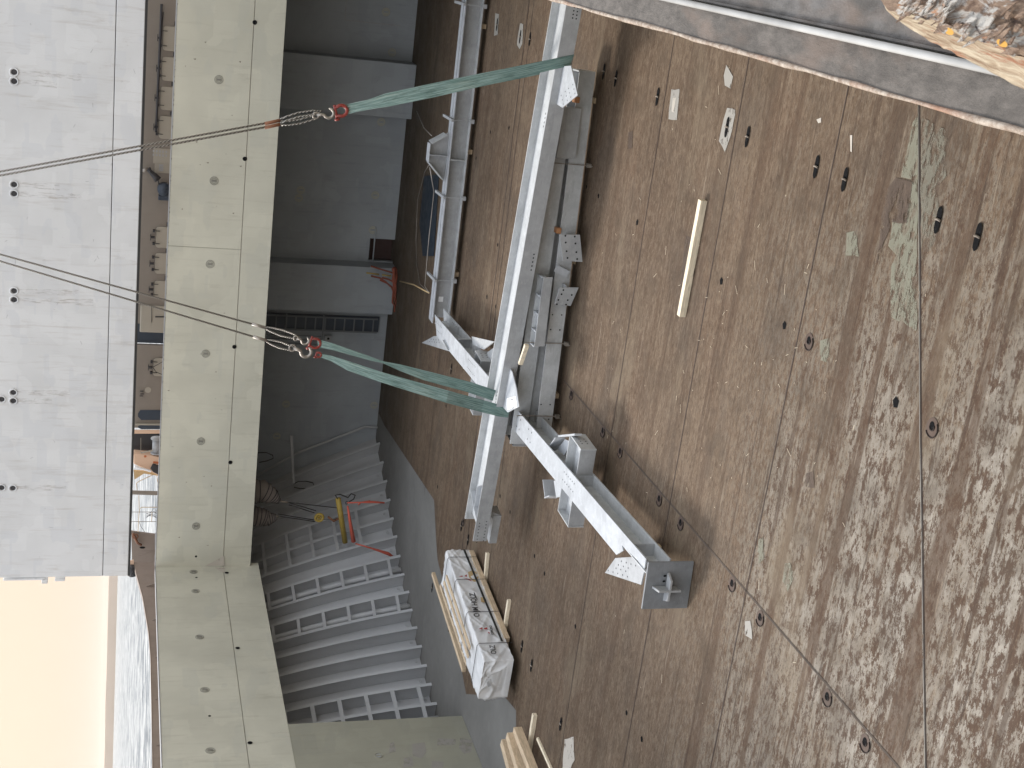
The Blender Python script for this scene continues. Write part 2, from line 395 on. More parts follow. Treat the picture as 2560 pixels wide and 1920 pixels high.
def mk_board():
    n = N('peeling_board'); p = n.pos
    q = n.scale(p, (1,.35,1), .55)
    g = n.noise(q, 70, 9, .72, 1.2)
    c = n.mix(n.ramp(g, .38, .62), (.085,.052,.038), (.30,.215,.155))
    c = n.mix(n.ramp(n.noise(q, 38, 8, .7, .8), .50, .56), c, (.40,.385,.36))
    c = n.mix(n.ramp(n.noise(q, 45, 8, .75, .6), .56, .62), c, (.045,.032,.030))
    c = n.mix(n.ramp(n.noise(q, 90, 6, .7), .60, .66, 0, .8), c, (.34,.16,.08))
    n.bump(n.noise(q, 80, 8, .75), 1.0, .006)
    return n.out(c, .7, 0, .2)
M['board'] = mk_board()
def mk_boardside():
    n = N('raw_board_edge'); p = n.pos
    q = n.scale(p, (1,.12,2), .62)
    g = n.noise(q, 110, 8, .7, .6)
    c = n.mix(n.ramp(g, .38, .60), (.20,.135,.085), (.42,.36,.27))
    c = n.mix(n.ramp(n.noise(q, 40, 7, .7), .56, .63, 0, .85), c, (.24,.095,.05))
    c = n.mix(n.ramp(n.noise(q, 65, 6, .75), .62, .67, 0, .85), c, (.06,.04,.03))
    n.bump(g, .9, .004)
    return n.out(c, .75, 0, .2)
M['boardside'] = mk_boardside()
def mk_water():
    n = N('sea_water'); p = n.pos
    w1 = n.noise(n.scale(p,(1,.7,1),.5), .10, 8, .72, .6); w2 = n.noise(n.scale(p,(1,.4,1),-.4), .02, 4, .6)
    c = n.mix(n.ramp(w1, .42, .58), (.10,.125,.15), (.44,.455,.46))
    n.bump(n.math('ADD', w1, w2), 1.0, 2.0)
    return n.out(c, .5, 0, .12)
M['water'] = mk_water()
M['land'] = paint('far_shore_ground', (.45,.35,.28), .9, .1, scale=.02, streak=False, bumpy=0)

# ------------------------------------------------------------------ the ship: floor, walls, coaming
XC, YC = -26.4, 50.0          # inner faces of the coaming
XS = -0.245                   # starboard side of the hatch opening
TOP, LOW = 10.37, 6.52
BH = 58.25
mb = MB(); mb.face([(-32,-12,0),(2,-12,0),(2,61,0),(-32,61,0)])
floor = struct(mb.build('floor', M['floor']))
floor['label'] = 'brown worn steel deck of the cargo hold with flaking paint'
if 1:
    mb = MB()
    pts = [Fz(x,y,.004) for x,y in [(948,1035),(960,1062),(1085,1250),(1090,1345),(1094,1400),(1130,1540),(1165,1735),(1262,1742),(1290,1776),(1290,1850),(1275,1935)]]
    pts += [V((-30,33,.004)), V((-31,58,.004)), V((-23,59,.004))]
    mb.face(pts); mb.build('margin_plate', M['greyfloor'], floor)

def seam(a, b, w, name='plate_seam', mat=None, z=.008):
    a, b = V(a), V(b); d = (b-a).normalized(); s_ = V((-d.y, d.x, 0))*w/2
    mb = MB(); K = max(2, int((b-a).length/1.2)); L, Rr = [], []
    for i in range(K+1):
        p = a+(b-a)*i/K; j = random.uniform(-.006,.006); p = V((p.x, p.y, z)); L.append(p+s_+V((0,j,0))); Rr.append(p-s_+V((0,j,0)))
    for i in range(K): mb.face([L[i], L[i+1], Rr[i+1], Rr[i]])
    return mb.build(name, mat or M['seam'], floor)
# transverse plate joints, read where they cross the photo
for (x, y, w, x0, x1) in ((1644,360,.028,-27,-.3), (1842,320,.028,-27,-.3), (2090,375,.03,-27,-.3), (1230.6,760,.05,-24,-.3), (1218,950,.03,-22,-.3)):
    q = Fz(x, y); seam((x0, q.y, 0), (x1, q.y, 0), w)
for q in (37.6, 47.5, 53.5): seam((-22, q, 0), (-.3, q, 0), .03)
q = Fz(1644,360).y
for k, (dy, w) in enumerate(((1.9,.02),(6.1,.02),(12.7,.025))): pass
for (x, y, Y0, Y1, w) in ((2067,1710,9,33,.045),):
    q = Fz(x, y); seam((q.x, Y0, 0), (q.x, Y1, 0), w, mat=M['seambrown'])
# the long joint with a raised lip near the front
mb = MB(); pl = [(2297,262),(2299,640),(2300,900),(2301,1100),(2306,1400),(2309,1640),(2314,1940)]
mb.tube([Fz(x-1.2, y, .010) for x, y in pl], .007, 6, 0); mb.build('raised_lip', M['patch_grey'], floor, True)
mb = MB()
for (a, b) in zip(pl[:-1], pl[1:]):
    mb.face([Fz(a[0]+.6,a[1],.006), Fz(a[0]+2.9,a[1],.006), Fz(b[0]+2.9,b[1],.006), Fz(b[0]+.6,b[1],.006)])
mb.build('open_joint', M['seam_dk'], floor)
# touch-up patches
def patch(px, mat, z=.012):
    mb = MB(); P = [Fz(x, y, z) for x, y in px]; out = []
    for i in range(len(P)):
        a, b = P[i], P[(i+1) % len(P)]; k = max(1, int((b-a).length/.18))
        for j in range(k): q = a+(b-a)*j/k; out.append(q+V((random.uniform(-.022,.022), random.uniform(-.022,.022), 0)))
    mb.face(out); mb.build('paint_patch', mat, floor)
patch([(2296,290),(2280,310),(2252,445),(2280,450),(2262,560),(2232,550),(2222,615),(2240,640),(2228,660),(2226,790),(2292,828)], M['patch_green'])
patch([(2302,292),(2360,325),(2370,345),(2362,400),(2366,440),(2342,470),(2350,560),(2338,600),(2303,650)], M['patch_worn'])
patch([(2236,446),(2281,452),(2268,560),(2230,552),(2190,660),(2205,540),(2220,470)], M['patch_dark'], .016)
patch([(2118,580),(2142,575),(2146,640),(2113,636)], M['patch_green'])
patch([(2050,850),(2072,846),(2076,905),(2048,900)], M['patch_green'])
patch([(1818,268),(1840,278),(1826,345),(1813,380),(1797,352),(1803,320)], M['patch_grey'])
patch([(1678,222),(1699,224),(1692,298),(1671,300)], M['patch_grey']); patch([(1682,243),(1690,243),(1684,280),(1679,276)], M['patch_white'], .016)
patch([(1816,160),(1832,190),(1826,222),(1812,215),(1810,190)], M['patch_grey'])
patch([(1300,58),(1308,62),(1306,110),(1299,122),(1292,112)], M['patch_grey']); patch([(1238,32),(1248,34),(1244,88),(1235,90)], M['patch_grey'])
patch([(2040,300),(2054,296),(2052,306),(2046,308)], M['patch_white']); patch([(2125,340),(2129,338),(2129,378),(2125,380)], M['patch_white'])
patch([(1960,1408),(1975,1404),(1986,1440),(1968,1480),(1955,1450)], M['patch_green']); patch([(1895,1350),(1908,1345),(1910,1400),(1896,1410)], M['patch_green'])
patch([(1863,1552),(1876,1550),(1880,1600),(1862,1590)], M['patch_grey']); patch([(1412,1848),(1434,1840),(1436,1900),(1420,1935),(1405,1930)], M['patch_white'])
patch([(2008,1185),(2034,1180),(2036,1222),(2014,1220)], M['patch_dark']); patch([(1712,590),(1742,600),(1735,690),(1700,720)], M['patch_dark'])
patch([(1570,330),(1582,328),(1580,370),(1568,372)], M['patch_dark'])

def slot(x, y, L=None):
    c = Fz(x, y, .02); e = thing_local('lashing_slot', c, floor)
    mb = MB(); w = .17
    for s_ in (-1, 1): mb.disc(c+V((s_*.105,0,.0)), UP, .112, .066, (1,0,0), mi=0)
    mb.box(c+V((-.105,-.066,-.004)), c+V((.105,.066,-.001)))
    mb.build('slot_opening', M['black'], e)
    mb = MB(); mb.tube([c+V((.0,-.068,.004)), c+V((.012,0,.018)), c+V((0,.068,.004))], .02, 6); mb.build('slot_bar', M['slotbar'], e, True)
def thing_local(name, c, parent):
    o = bpy.data.objects.new(name, None); scene.collection.objects.link(o); o.parent = parent; o.location = V(c)-wloc(parent); o.empty_display_size = .05; return o
for x, y in ((1509,179),(1539,196),(1643,242),(1817,318),(1868,342),(2040,417),(2111,449),(2345,550),(2443,592),(1324,98),(1242,62),(1401,1810),(1304,1616),(1328,1664),(1122,1567),(1080,1469),(1153,1315),(1170,1349),(1128,922),(1300,92)):
    slot(x, y)
mb = MB()
for x, y, s_ in ((1496,490,.05),(1592.6,556,.055),(1803,703,.06),(1960.6,813.6,.06),(2239,1006,.07),(1438,1566,.05),(1566,1782,.05),(1604,1848,.055),(1336,1390,.05),(1361,1434,.05),(1217,742,.06),(1244,612,.05),(1275,655,.05),(1239,766,.05),(1226,330,.05),(1115,1015,.05),(1094,1217,.06),(1250,1240,.05),(1275,1280,.05),(1466,467,.04),(1190,395,.05),(1272,320,.05)):
    c = Fz(x, y, .009); mb.disc(c, UP, s_*1.45, s_*1.3, (1,.3,0), 5)
mb.build('drain_hole', M['black'], floor, sep=True)
for x, y in ((1428,986),(1506.6,1078.6),(1550,1130),(1647.5,1249),(1701,1309),(1829.6,1461),(1899.5,1546),(2067.5,1745),(2162,1858.8),(2022,855),(2330,1070),(1158,1305)):
    c = Fz(x, y, .010); e = thing_local('recessed_pot', c, floor)
    mb = MB(); mb.disc(c, UP, .17, .15, (1,0,0), 20); mb.build('pot_plate', M['pot'], e)
    mb = MB(); mb.ring(c+V((0,0,.006)), UP, .15, .011, a0=.6, a1=3.9); mb.ring(c+V((0.02,0,.006)), UP, .06, .012, n=10, a0=.2, a1=3.6); mb.build('pot_ring', M['seam_dk'], e, True)
    mb = MB(); mb.disc(c+V((.03,.01,.004)), UP, .075, .065, (1,0,0), 10); mb.build('pot_socket', M['black'], e)
# straw, wood splinters and chalk marks lying on the plates
mb = MB()
for i in range(120):
    px, py = random.gauss(1700, 230), random.gauss(820, 420)
    if not (1480 < px < 2500 and 60 < py < 1880): continue
    c = Fz(px, py, .02); a = random.uniform(0, 3.14); L = random.choice((.015,.02,.03,.05,.10)); d = V((math.cos(a), math.sin(a), 0))*L
    mb.bar(c-d, c+d, .005, .003)
struct(mb.build('wood_splinters', M['woodpale']), 'stuff')['label'] = 'pale straw and splinters strewn over the brown floor'

# port wall of the hold, its forward return, aft and starboard walls
t = thing('hold_side_wall', 'grey-green painted port wall of the hold with lighter touch-up patches', 'wall', (XC, 38, 0))
mb = MB(); mb.box((XC-.3,-12,0), (XC-.02,38.5,LOW+.1)); mb.box((-29.6,38.2,0), (XC-.302,38.5,9)); mb.build('wall_plate', M['wall'], t, bevel=.02)
mb = MB(); c = Fx(947,1889,XC-.02); mb.ring(c+V((.01,0,0)), (1,0,0), .13, .012); mb.disc(c+V((.006,0,0)), (1,0,0), .1, n=18, mi=1); mb.obox(c+V((.01,0,0)), ((1,0,0),(0,1,0),(0,0,1)), (.008,.03,.09)); mb.build('lashing_pot', [M['wall'], M['steel_dk']], t)
mb = MB()
for pts in (((1150,1845),(1180,1850),(1178,1880),(1160,1885),(1148,1870)), ((1030,1860),(1062,1856),(1066,1880),(1055,1896),(1032,1890)), ((975,1858),(985,1855),(990,1880),(972,1884)), ((1095,1846),(1140,1848),(1138,1862),(1092,1864)), ((1010,1895),(1030,1892),(1034,1915),(1008,1920)), ((1080,1902),(1110,1905),(1105,1935),(1078,1930))):
    mb.face([Fx(x, y, XC-.02)+V((.005,0,0)) for x, y in pts])
mb.build('touch_up_paint', M['patch_grey'], t, sep=True)
t = thing('hold_aft_wall', 'grey steel wall closing the near end of the hold', 'wall', (-13,-12,0))
mb = MB(); mb.box((-31,-12.3,0), (2,-12.01,10.3)); mb.build('wall_plate', M['wall'], t)
t = thing('hold_starboard_wall', 'grey steel wall under the near hatch edge', 'wall', (0,20,0))
mb = MB(); mb.box((XS+.03,-12,0), (.3,61,10.2)); mb.build('wall_plate', M['wall'], t)

# main deck outside the hatch and under-deck ceiling
mb = MB(); DZ = 9.2
mb.box((-29.6,-12,DZ-.15), (XC-.31,38.4,DZ)); mb.box((-29.6,38.4,DZ-.15), (XC-.31,60,DZ)); mb.box((XC-.309,YC+.31,DZ-.15), (3,60,DZ)); mb.box((.31,-12,DZ-.15), (3,50.3,DZ)); mb.box((-29.6,-16,DZ-.15), (3,-12.31,DZ))
struct(mb.build('main_deck', M['bulwark']))['label'] = 'brown steel main deck around the hatch'
# coaming
t = thing('hatch_coaming', 'grey-green steel hatch coaming across the far end and port side with round lashing pots', 'coaming', (XC, YC, LOW))
SZ = 7.65
mb = MB()
mb.box((XC-.02,YC,SZ), (1.0,YC+.3,TOP)); mb.box((XC-.3,-12,SZ), (XC,YC+.3,TOP)); mb.build('coaming_plate', M['coaming'], t, bevel=.02)
mb = MB()
mb.box((XC-.02,YC+.012,LOW), (1.0,YC+.28,SZ-.012)); mb.build('lower_girder', M['coaming'], t, bevel=.01)
mb = MB(); mb.box((XC-.28,-12,LOW-.35), (XC-.012,YC+.28,SZ-.012)); mb.build('lower_girder', M['coaming'], t, bevel=.01)
mb = MB(); mb.box((XC-.05,YC-.012,TOP+.002), (1.0,YC+.34,TOP+.03)); mb.box((XC-.34,-12,TOP+.002), (XC+.012,YC-.014,TOP+.03)); mb.build('coaming_rail', M['steel_dk'], t)
def wpot(c, nrm, parent, mat, R=.17):
    e = thing_local('lashing_pot', c, parent); nrm = V(nrm)
    mb = MB(); mb.ring(c+nrm*.010, nrm, R, .010, 22); mb.ring(c+nrm*.010, nrm, R*.66, .008, 18); mb.build('pot_rim', mat, e, True)
    mb = MB(); mb.disc(c+nrm*.005, nrm, R*.98, n=20); mb.build('pot_recess', M['recess'], e)
    mb = MB(); side = nrm.cross(UP); mb.obox(c+nrm*.02, (nrm, side, UP), (.02, R*.22, R*.5)); mb.build('pot_bar', mat, e)
for x, y in ((547,199),(535,452),(525,660),(514,884),(502,1103),(490,1315)): wpot(Fy(x,y,YC), (0,-1,0), t, M['rim'], .15)
for x, y in ((484,1430),(489,1478),(499,1593),(512,1725),(526,1877)): wpot(Fx(x,y,XC), (1,0,0), t, M['rim'], .15)
mb = MB()
for x, y in ((637,56),(612,397),(586,867),(576,1156)): mb.disc(Fy(x,y,YC)+V((0,-.004,0)), (0,-1,0), .085, n=18)
for x, y in ((567,1432),(594,1620),(625,1857)): mb.disc(Fx(x,y,XC)+V((.004,0,0)), (1,0,0), .085, n=18)
for x, y in ((491,1444),(524,1790),(490,1391)): mb.disc((Fx(x,y,XC)+V((.004,0,0))) if y > 1420 else Fy(x,y,YC)+V((0,-.004,0)), (1,0,0) if y > 1420 else (0,-1,0), .05, n=14)
mb.build('vent_hole', M['black'], t, sep=True)
mb = MB(); mb.face([Fy(x,y,YC-.02) for x,y in ((513,1415),(560,1389),(562,1418),(560,1414))]); mb.build('touch_up_paint', M['patch_white'], t)
mb = MB(); mb.face([Fx(x,y,XC)+V((.006,0,0)) for x,y in ((538,1419),(562,1420),(562,1432),(548,1428))]); mb.build('touch_up_paint', M['patch_white'], t)
mb = MB()   # vertical joint where newer paint starts
q = Fy(430,615,YC-.004).x; mb.box((q-.012,YC-.008,SZ), (q+.012,YC-.001,TOP)); mb.build('weld_seam', M['wall'], t)
# small runs of rust and scuffs on the coaming
mb = MB()
for i in range(90):
    x, z = random.uniform(-26,-3), random.uniform(7.8,10.2); w, h = random.uniform(.01,.05), random.uniform(.01,.09)
    if i % 3 == 0: mb.face([(x-w,YC-.004,z),(x,YC-.004,z+h),(x+w*.6,YC-.004,z-h*.3)])
for i in range(60):
    x = random.uniform(-26.3,-2); w, h = random.uniform(.01,.07), random.uniform(.01,.03)
    mb.face([(x-w,YC-.005,TOP-.001),(x+w,YC-.005,TOP-.001),(x+w*.5,YC-.005,TOP-h),(x-w*.3,YC-.005,TOP-h*.6)])
mb.build('scuff_mark', M['scuff'], t)['kind'] = 'stuff'

# forward bulkhead with two projecting trunks and a low opening
t = thing('forward_bulkhead', 'dark grey painted end bulkhead of the hold with two projecting trunks', 'bulkhead', (-12,BH,0))
ox0, ox1 = Fy(998,655,BH).x, Fy(998,600,BH).x
mb = MB(); zt = 9.0
mb.box((-30,BH,1.15), (ox0,BH+.2,zt)); mb.box((-30,BH,0), (ox0,BH+.2,1.149)); mb.box((ox1,BH,0), (2,BH+.2,zt)); mb.box((ox0+.001,BH,1.15), (ox1-.001,BH+.2,zt))
mb.build('bulkhead_plate', M['bulk'], t)
for (a, b) in (((1041,162),(1029,299)), ((989,668),(983,791))):
    x1, x0 = Fz(*a).x, Fz(*b).x; yy = (Fz(*a).y+Fz(*b).y)/2
    mb = MB(); mb.box((x0,yy,0), (x1,BH-.001,zt)); mb.build('trunk', M['bulk'], t, bevel=.02)
mb = MB(); mb.box((ox0-.4,BH+.6,-.05), (ox1+.4,BH+.7,1.6)); mb.box((ox0-.4,BH+.202,-.05), (ox0-.02,BH+.599,1.6)); mb.box((ox1+.02,BH+.202,-.05), (ox1+.4,BH+.599,1.6)); mb.box((ox0-.019,BH+.202,1.2), (ox1+.019,BH+.599,1.6)); mb.build('opening_back', M['maroon'], t)  # back of the opening; unseen side and top boxes added to block outside light
mb = MB(); x0, x1 = ox0-.02, ox1+.05
mb.bar((x0,BH-.06,.95),(x1+.5,BH-.06,.95),.05,.05); mb.bar((x0-.03,BH-.06,0),(x0-.03,BH-.06,1.5),.05,.05); mb.bar((x1+.03,BH-.06,0),(x1+.03,BH-.06,1.3),.05,.05); mb.bar(((x0+x1)/2,BH-.05,0),((x0+x1)/2,BH-.05,1.1),.03,.03)
mb.build('opening_frame', M['bulk'], t, sep=True)
for x, y in ((965,30),(980,131),(953,305),(938,488),(932,575),(752,475),(747,495),(692,1090),(935,1013),(933,1375),(715,1010)):
    if y < 1100: wpot(Fy(x, y, BH), (0,-1,0), t, M['bulk'], .19)
mb = MB()       # outline of a welded insert plate
a, b = Fy(863,50,BH), Fy(1000,66,BH)
mb.box((a.x-.02,BH-.02,b.z), (a.x+.02,BH-.001,a.z)); mb.box((a.x,BH-.02,a.z), (a.x+5,BH-.001,a.z+.03)); mb.build('weld_bead', M['steel_dk'], t)

# vertical ladder and pipes beside the port trunk
lx0, lx1 = Fy(900,830,BH-.3).x, Fy(900,797,BH-.3).x
t = thing('bulkhead_ladder', 'dark vertical ladder with rungs fixed beside the port-side trunk', 'ladder', (lx0, BH-.3, 0))
mb = MB()
for x in (lx0, lx1): mb.bar((x,BH-.3,.5), (x,BH-.3,8.8), .07, .05, (0,1,0))
mb.build('stile', M['bulk_dk'], t, sep=True)
mb = MB()
for i in range(18): mb.bar((lx0,BH-.3,.7+i*.45), (lx1,BH-.3,.7+i*.45), .04, .06)
mb.build('rung', M['bulk_dk'], t, sep=True)
mb = MB(); mb.box((lx0-.05,BH-.1,.4), (lx1+.05,BH-.02,8.8)); mb.build('back_plate', M['navy'], t)
mb = MB()
for z in (3.05, 4.75): mb.bar((lx0-.5,BH-.42,z), (lx1+.15,BH-.42,z), .06, .06)
for k in range(3): mb.bar((lx0-.25-.2*k,BH-.4,3.1), (lx0-.25-.2*k,BH-.4,8.8), .045, .045, (0,1,0))
mb.build('side_rail', M['bulk_dk'], t, sep=True)
mb = MB(); c = Fy(820,845,BH-.4); mb.obox(c, ((1,0,0),(0,1,0),(0,0,1)), (.12,.1,.14)); mb.disc(c+V((0,-.105,0)), (0,-1,0), .06, n=14, mi=1); mb.build('socket_box', [M['steel_dk'], M['black']], t)

# port side shell with flared frames
t = thing('side_shell', 'grey ribbed port side shell with upright frames curving towards the bulkhead', 'hull side', (-27,48,0))
feet = [Fz(x,y) for x,y in [(950,1108.5),(959,1155.5),(968,1202.5),(976,1249.5),(984,1296),(993,1341),(1001,1390),(1011,1436),(1023,1480),(1031,1525),(1043,1569),(1055,1616),(1067,1664),(1079,1711)]]
feet += [V((-28.2,41.95,0)), V((-28.4,40.95,0)), V((-28.6,39.9,0)), V((-28.75,38.8,0))]
feet = [V((-23.25,58.2,0))]+feet
NF = len(feet)
def flare(i, z):
    k = 1-i/(NF-1)
    return V((-(z*(.06+.36*k**1.5)+.012*z*z), 0, 0))
def inward(i):
    d = (feet[min(i+1,NF-1)]-feet[max(i-1,0)]).normalized(); n_ = V((-d.y, d.x, 0))
    if n_.x < 0: n_ = -n_
    return n_, d
ZS = [0,.8,1.6,2.4,3.2,4.0,4.8,5.6,6.4,7.2,8.0,9.0]
mb = MB()
rows = []
for i in range(NF):
    n_, d = inward(i); rows.append([feet[i]-n_*.62+flare(i,z)+V((0,0,z)) for z in ZS])
for i in range(NF-1):
    for j in range(len(ZS)-1): mb.face([rows[i][j], rows[i+1][j], rows[i+1][j+1], rows[i][j+1]])
mb.build('shell_plating', M['shell'], t, True)
for i in range(1, NF-1):
    n_, d = inward(i); mb = MB()
    for j in range(len(ZS)-1):
        a = feet[i]+flare(i,ZS[j])+V((0,0,ZS[j])); b = feet[i]+flare(i,ZS[j+1])+V((0,0,ZS[j+1]))
        sd = d*.012
        A = [a-n_*.60-sd, a-n_*.60+sd, a+sd, a-sd]; B = [b-n_*.60-sd, b-n_*.60+sd, b+sd, b-sd]
        for k in range(4): l = (k+1) % 4; mb.face([A[k],A[l],B[l],B[k]])
        fd = d*.075                       # the face flat
        A = [a-fd, a+fd, a+fd+n_*.02, a-fd+n_*.02]; B = [b-fd, b+fd, b+fd+n_*.02, b-fd+n_*.02]
        for k in range(4): l = (k+1) % 4; mb.face([A[k],A[l],B[l],B[k]])
    mb.build('frame', M['shell'], t)
def grid(i, j, zs, w=.13):
    """flat bars laid across the frames i..j like a ladder"""
    mb = MB()
    for z in zs:
        for k in range(i, j):
            n_, d = inward(k); a = feet[k]+flare(k,z)+n_*.028+V((0,0,z)); b = feet[k+1]+flare(k+1,z)+n_*.028+V((0,0,z)); mb.bar(a, b, .012, w, (0,0,1))
    mb.build('cross_flat', M['shell'], t, sep=True)
def vpipe(i, r=.12, off=.3):
    n_, d = inward(i); m_ = (feet[i]+feet[i+1])/2
    mb = MB(); mb.tube([m_-n_*off+(flare(i,z)+flare(i+1,z))/2+V((0,0,z)) for z in ZS], r, 10); mb.build('side_pipe', M['shell'], t, True)
zs6 = [.55+1.02*k for k in range(8)]
grid(7, 8, zs6); vpipe(7); grid(9, 10, zs6); vpipe(9); grid(14, 16, zs6, .16); vpipe(15, .15); grid(5, 6, zs6[1:], .14); grid(4, 5, zs6[1:], .14)
mb = MB()
for i in range(2, NF-2):
    n_, d = inward(i); c = feet[i]+d*.35+V((0,0,.25))-n_*.5+flare(i,.25); mb.ring(c+n_*.05, n_, .05, .014, 10)
mb.build('lashing_eye', M['steel_dk'], t, sep=True)
mb = MB()      # corner pipe against the bulkhead
mb.tube([Fy(948,1069,BH-.15), Fy(912,1067,BH-.15), Fy(740,1134,BH-.3), Fy(640,1190,BH-.5)], .06, 8); mb.build('side_pipe', M['shell'], t, True)

# ------------------------------------------------------------------ open hatch cover standing beyond the coaming
HY = 51.0
bz = Fy(342,700,HY).z; X0 = Fy(160,1442,HY).x
t = thing('hatch_cover', 'huge light grey hatch cover panel standing open with paired keyhole lashing sockets', 'hatch cover', (X0, HY, bz))
zs_ = Fy(276,640,HY).z
mb = MB(); mb.box((X0,HY,zs_+.012), (2.5,HY+.9,18.5)); mb.build('cover_plate', M['cover'], t, bevel=.02)
mb = MB(); mb.box((X0,HY,bz), (2.5,HY+.9,zs_-.012)); mb.build('bottom_strip', M['cover'], t, bevel=.02)
mb = MB(); mb.box((X0+.02,HY+.03,zs_-.03), (2.5,HY+.87,zs_+.03)); mb.build('joint_groove', M['dark'], t)
mb = MB(); mb.box((X0,HY-.01,bz-.09), (2.5,HY+.1,bz-.003)); mb.build('rubber_seal', M['rubber'], t)
for x, y in ((35,180),(35,203),(35,461),(35,484),(35,727),(35,749),(33,981),(33,1002),(32,1220),(4,998),(4,1219)):
    c = Fy(x, y, HY); e = thing_local('keyhole_socket', c, t)
    mb = MB(); mb.ring(c+V((0,-.015,0)), (0,-1,0), .135, .03, 22, 8, a0=-2.2+math.pi/2+math.pi, a1=2.2+math.pi/2+math.pi) if 0 else mb.ring(c+V((0,-.012,0)), (0,-1,0), .14, .028, 22, 8); mb.build('socket_rim', M['cover'], e, True)
    mb = MB(); k = [(math.cos(a)*.10, math.sin(a)*.10) for a in [math.radians(q) for q in range(-40,221,20)]]; k += [(-.035,-.13),(.0,-.16),(.035,-.13)]
    mb.face([c+V((u,-.006,w_)) for u, w_ in k]); mb.build('socket_hole', M['dark'], e)
# rust runs under the sockets
n = N('rust_run'); pos = n.pos
mm = n.ramp(n.noise(n.scale(pos,(6,6,.5)), 2.0, 5, .65), .40, .62)
M['rustrun'] = n.out(n.mix(mm, (.55,.52,.50), (.40,.27,.19)), .6)
n.bsdf.inputs['Alpha'].default_value = 1.0
n.link(n.math('MULTIPLY', n.ramp(n.noise(n.scale(pos,(5,5,.7)), 2.6, 5, .7), .48, .66), .38), n.bsdf.inputs['Alpha'])
mb = MB()
for x, y in ((35,180),(35,203),(35,461),(35,484),(35,727),(35,749),(33,981),(33,1002),(32,1220)):
    c = Fy(x, y, HY); L = random.uniform(1.4,3.0)
    mb.face([c+V((-.09,-.004,-.15)), c+V((.09,-.004,-.15)), c+V((.14,-.004,-L)), c+V((-.12,-.004,-L))])
mb.build('rust_stain', M['rustrun'], t, sep=True)
mb = MB()       # scrapes and chips
for i in range(34):
    x, z = random.uniform(-26.5,-4), random.uniform(bz+.1,16.5); a = random.uniform(-.6,.6)+(math.pi/2 if random.random() < .5 else 0); L = random.uniform(.02,.09)
    mb.bar((x-math.cos(a)*L,HY-.004,z-math.sin(a)*L), (x+math.cos(a)*L,HY-.004,z+math.sin(a)*L), .012, .004, (0,1,0))
mb.build('scuff_mark', M['steel_dk'], t)['kind'] = 'stuff'
mb = MB(); c = Fy(112,1444,HY+.3); mb.obox(c+V((-.1,0,0)), ((1,0,0),(0,1,0),(0,0,1)), (.09,.2,.12)); c = Fy(150,1443,HY+.3); mb.obox(c+V((-.06,0,0)), ((1,0,0),(0,1,0),(0,0,1)), (.06,.15,.2)); c = Fy(60,1443,HY+.3); mb.obox(c+V((-.03,0,0)), ((1,0,0),(0,1,0),(0,0,1)), (.05,.15,.8)); mb.build('hinge_lug', M['cover'], t, bevel=.03, sep=True)

# ------------------------------------------------------------------ port bulwark and foredeck
t = thing('bulwark', 'brown steel port bulwark rising towards the bow beside the water', 'bulwark', (-29.5,45,9.2))
prof = [(-20,10.5)]+[(Fx(x,y,-29.5).y, Fx(x,y,-29.5).z) for x,y in ((381,1930),(380,1860),(378.5,1760),(376,1640),(371,1580),(357,1496),(341,1438),(334,1405))]

mb = MB()
for (a, b) in zip(prof[:-1], prof[1:]):
    for X in (-29.5, -29.62): mb.face([(X,a[0],9.0),(X,b[0],9.0),(X,b[0],b[1]),(X,a[0],a[1])])
    mb.face([(-29.47,a[0],a[1]+.001),(-29.47,b[0],b[1]+.001),(-29.68,b[0],b[1]+.001),(-29.68,a[0],a[1]+.001)])
mb.build('bulwark_plate', M['bulwark'], t)
for y0 in range(30, 58, 3):
    zz = [p for p in prof if p[0] <= y0][-1][1]
    mb = MB(); mb.prism([(-29.48,y0,9.2),(-28.9,y0,9.2),(-29.48,y0,zz-.15)], (0,.03,0)); mb.build('stay', M['bulwark'], t)
t = thing('bow_bulwark', 'brown-grey foredeck plate with rusty fittings and an oval chock hole below the hatch cover', 'bulwark', (-25.5,57.5,9.2))
mb = MB()
pl = [Fy(x,y,57.5) for x,y in ((328,1328),(387,1336),(391,1345),(391,1420),(360,1432),(330,1400))]
mb.prism(pl, (0,.1,0)); mb.build('bulwark_plate', M['bulwark'], t)
mb = MB(); mb.disc(Fy(356,1369,57.49), (0,-1,0), .13, .055, (1,0,0), 16) if 0 else mb.disc(Fy(356,1369,57.49), (0,-1,0), .055, .13, (1,0,0), 16); mb.build('chock_hole', M['black'], t)
mb = MB(); c = Fy(338,1346,57.35); mb.tube([c+V((.25,0,.1)), c, c+V((-.25,0,-.12)), c+V((-.35,0,-.3))], .06, 8); mb.ring(c+V((.1,0,0)), (0,-1,0), .12, .03, 12); mb.build('deck_fitting', M['rust'], t, True)
mb = MB(); mb.prism([Fy(x,y,57.2) for x,y in ((387,1334),(391,1334),(391,1440),(387,1440))], (0,.1,0)); mb.build('frame_edge', M['steel_dk'], t)
t = thing('mooring_roller', 'dark round mooring roller with a small peach plate under the cover corner', 'fitting', Fy(330,1428,56))
mb = MB(); mb.cyl(Fy(330,1416,56), Fy(330,1438,56), .2, 16); mb.build('roller', M['dark'], t, True)
mb = MB(); mb.prism([Fy(x,y,56.3) for x,y in ((322,1403),(334,1400),(338,1422),(330,1420))], (0,.05,0)); mb.build('side_plate', M['peach'], t)

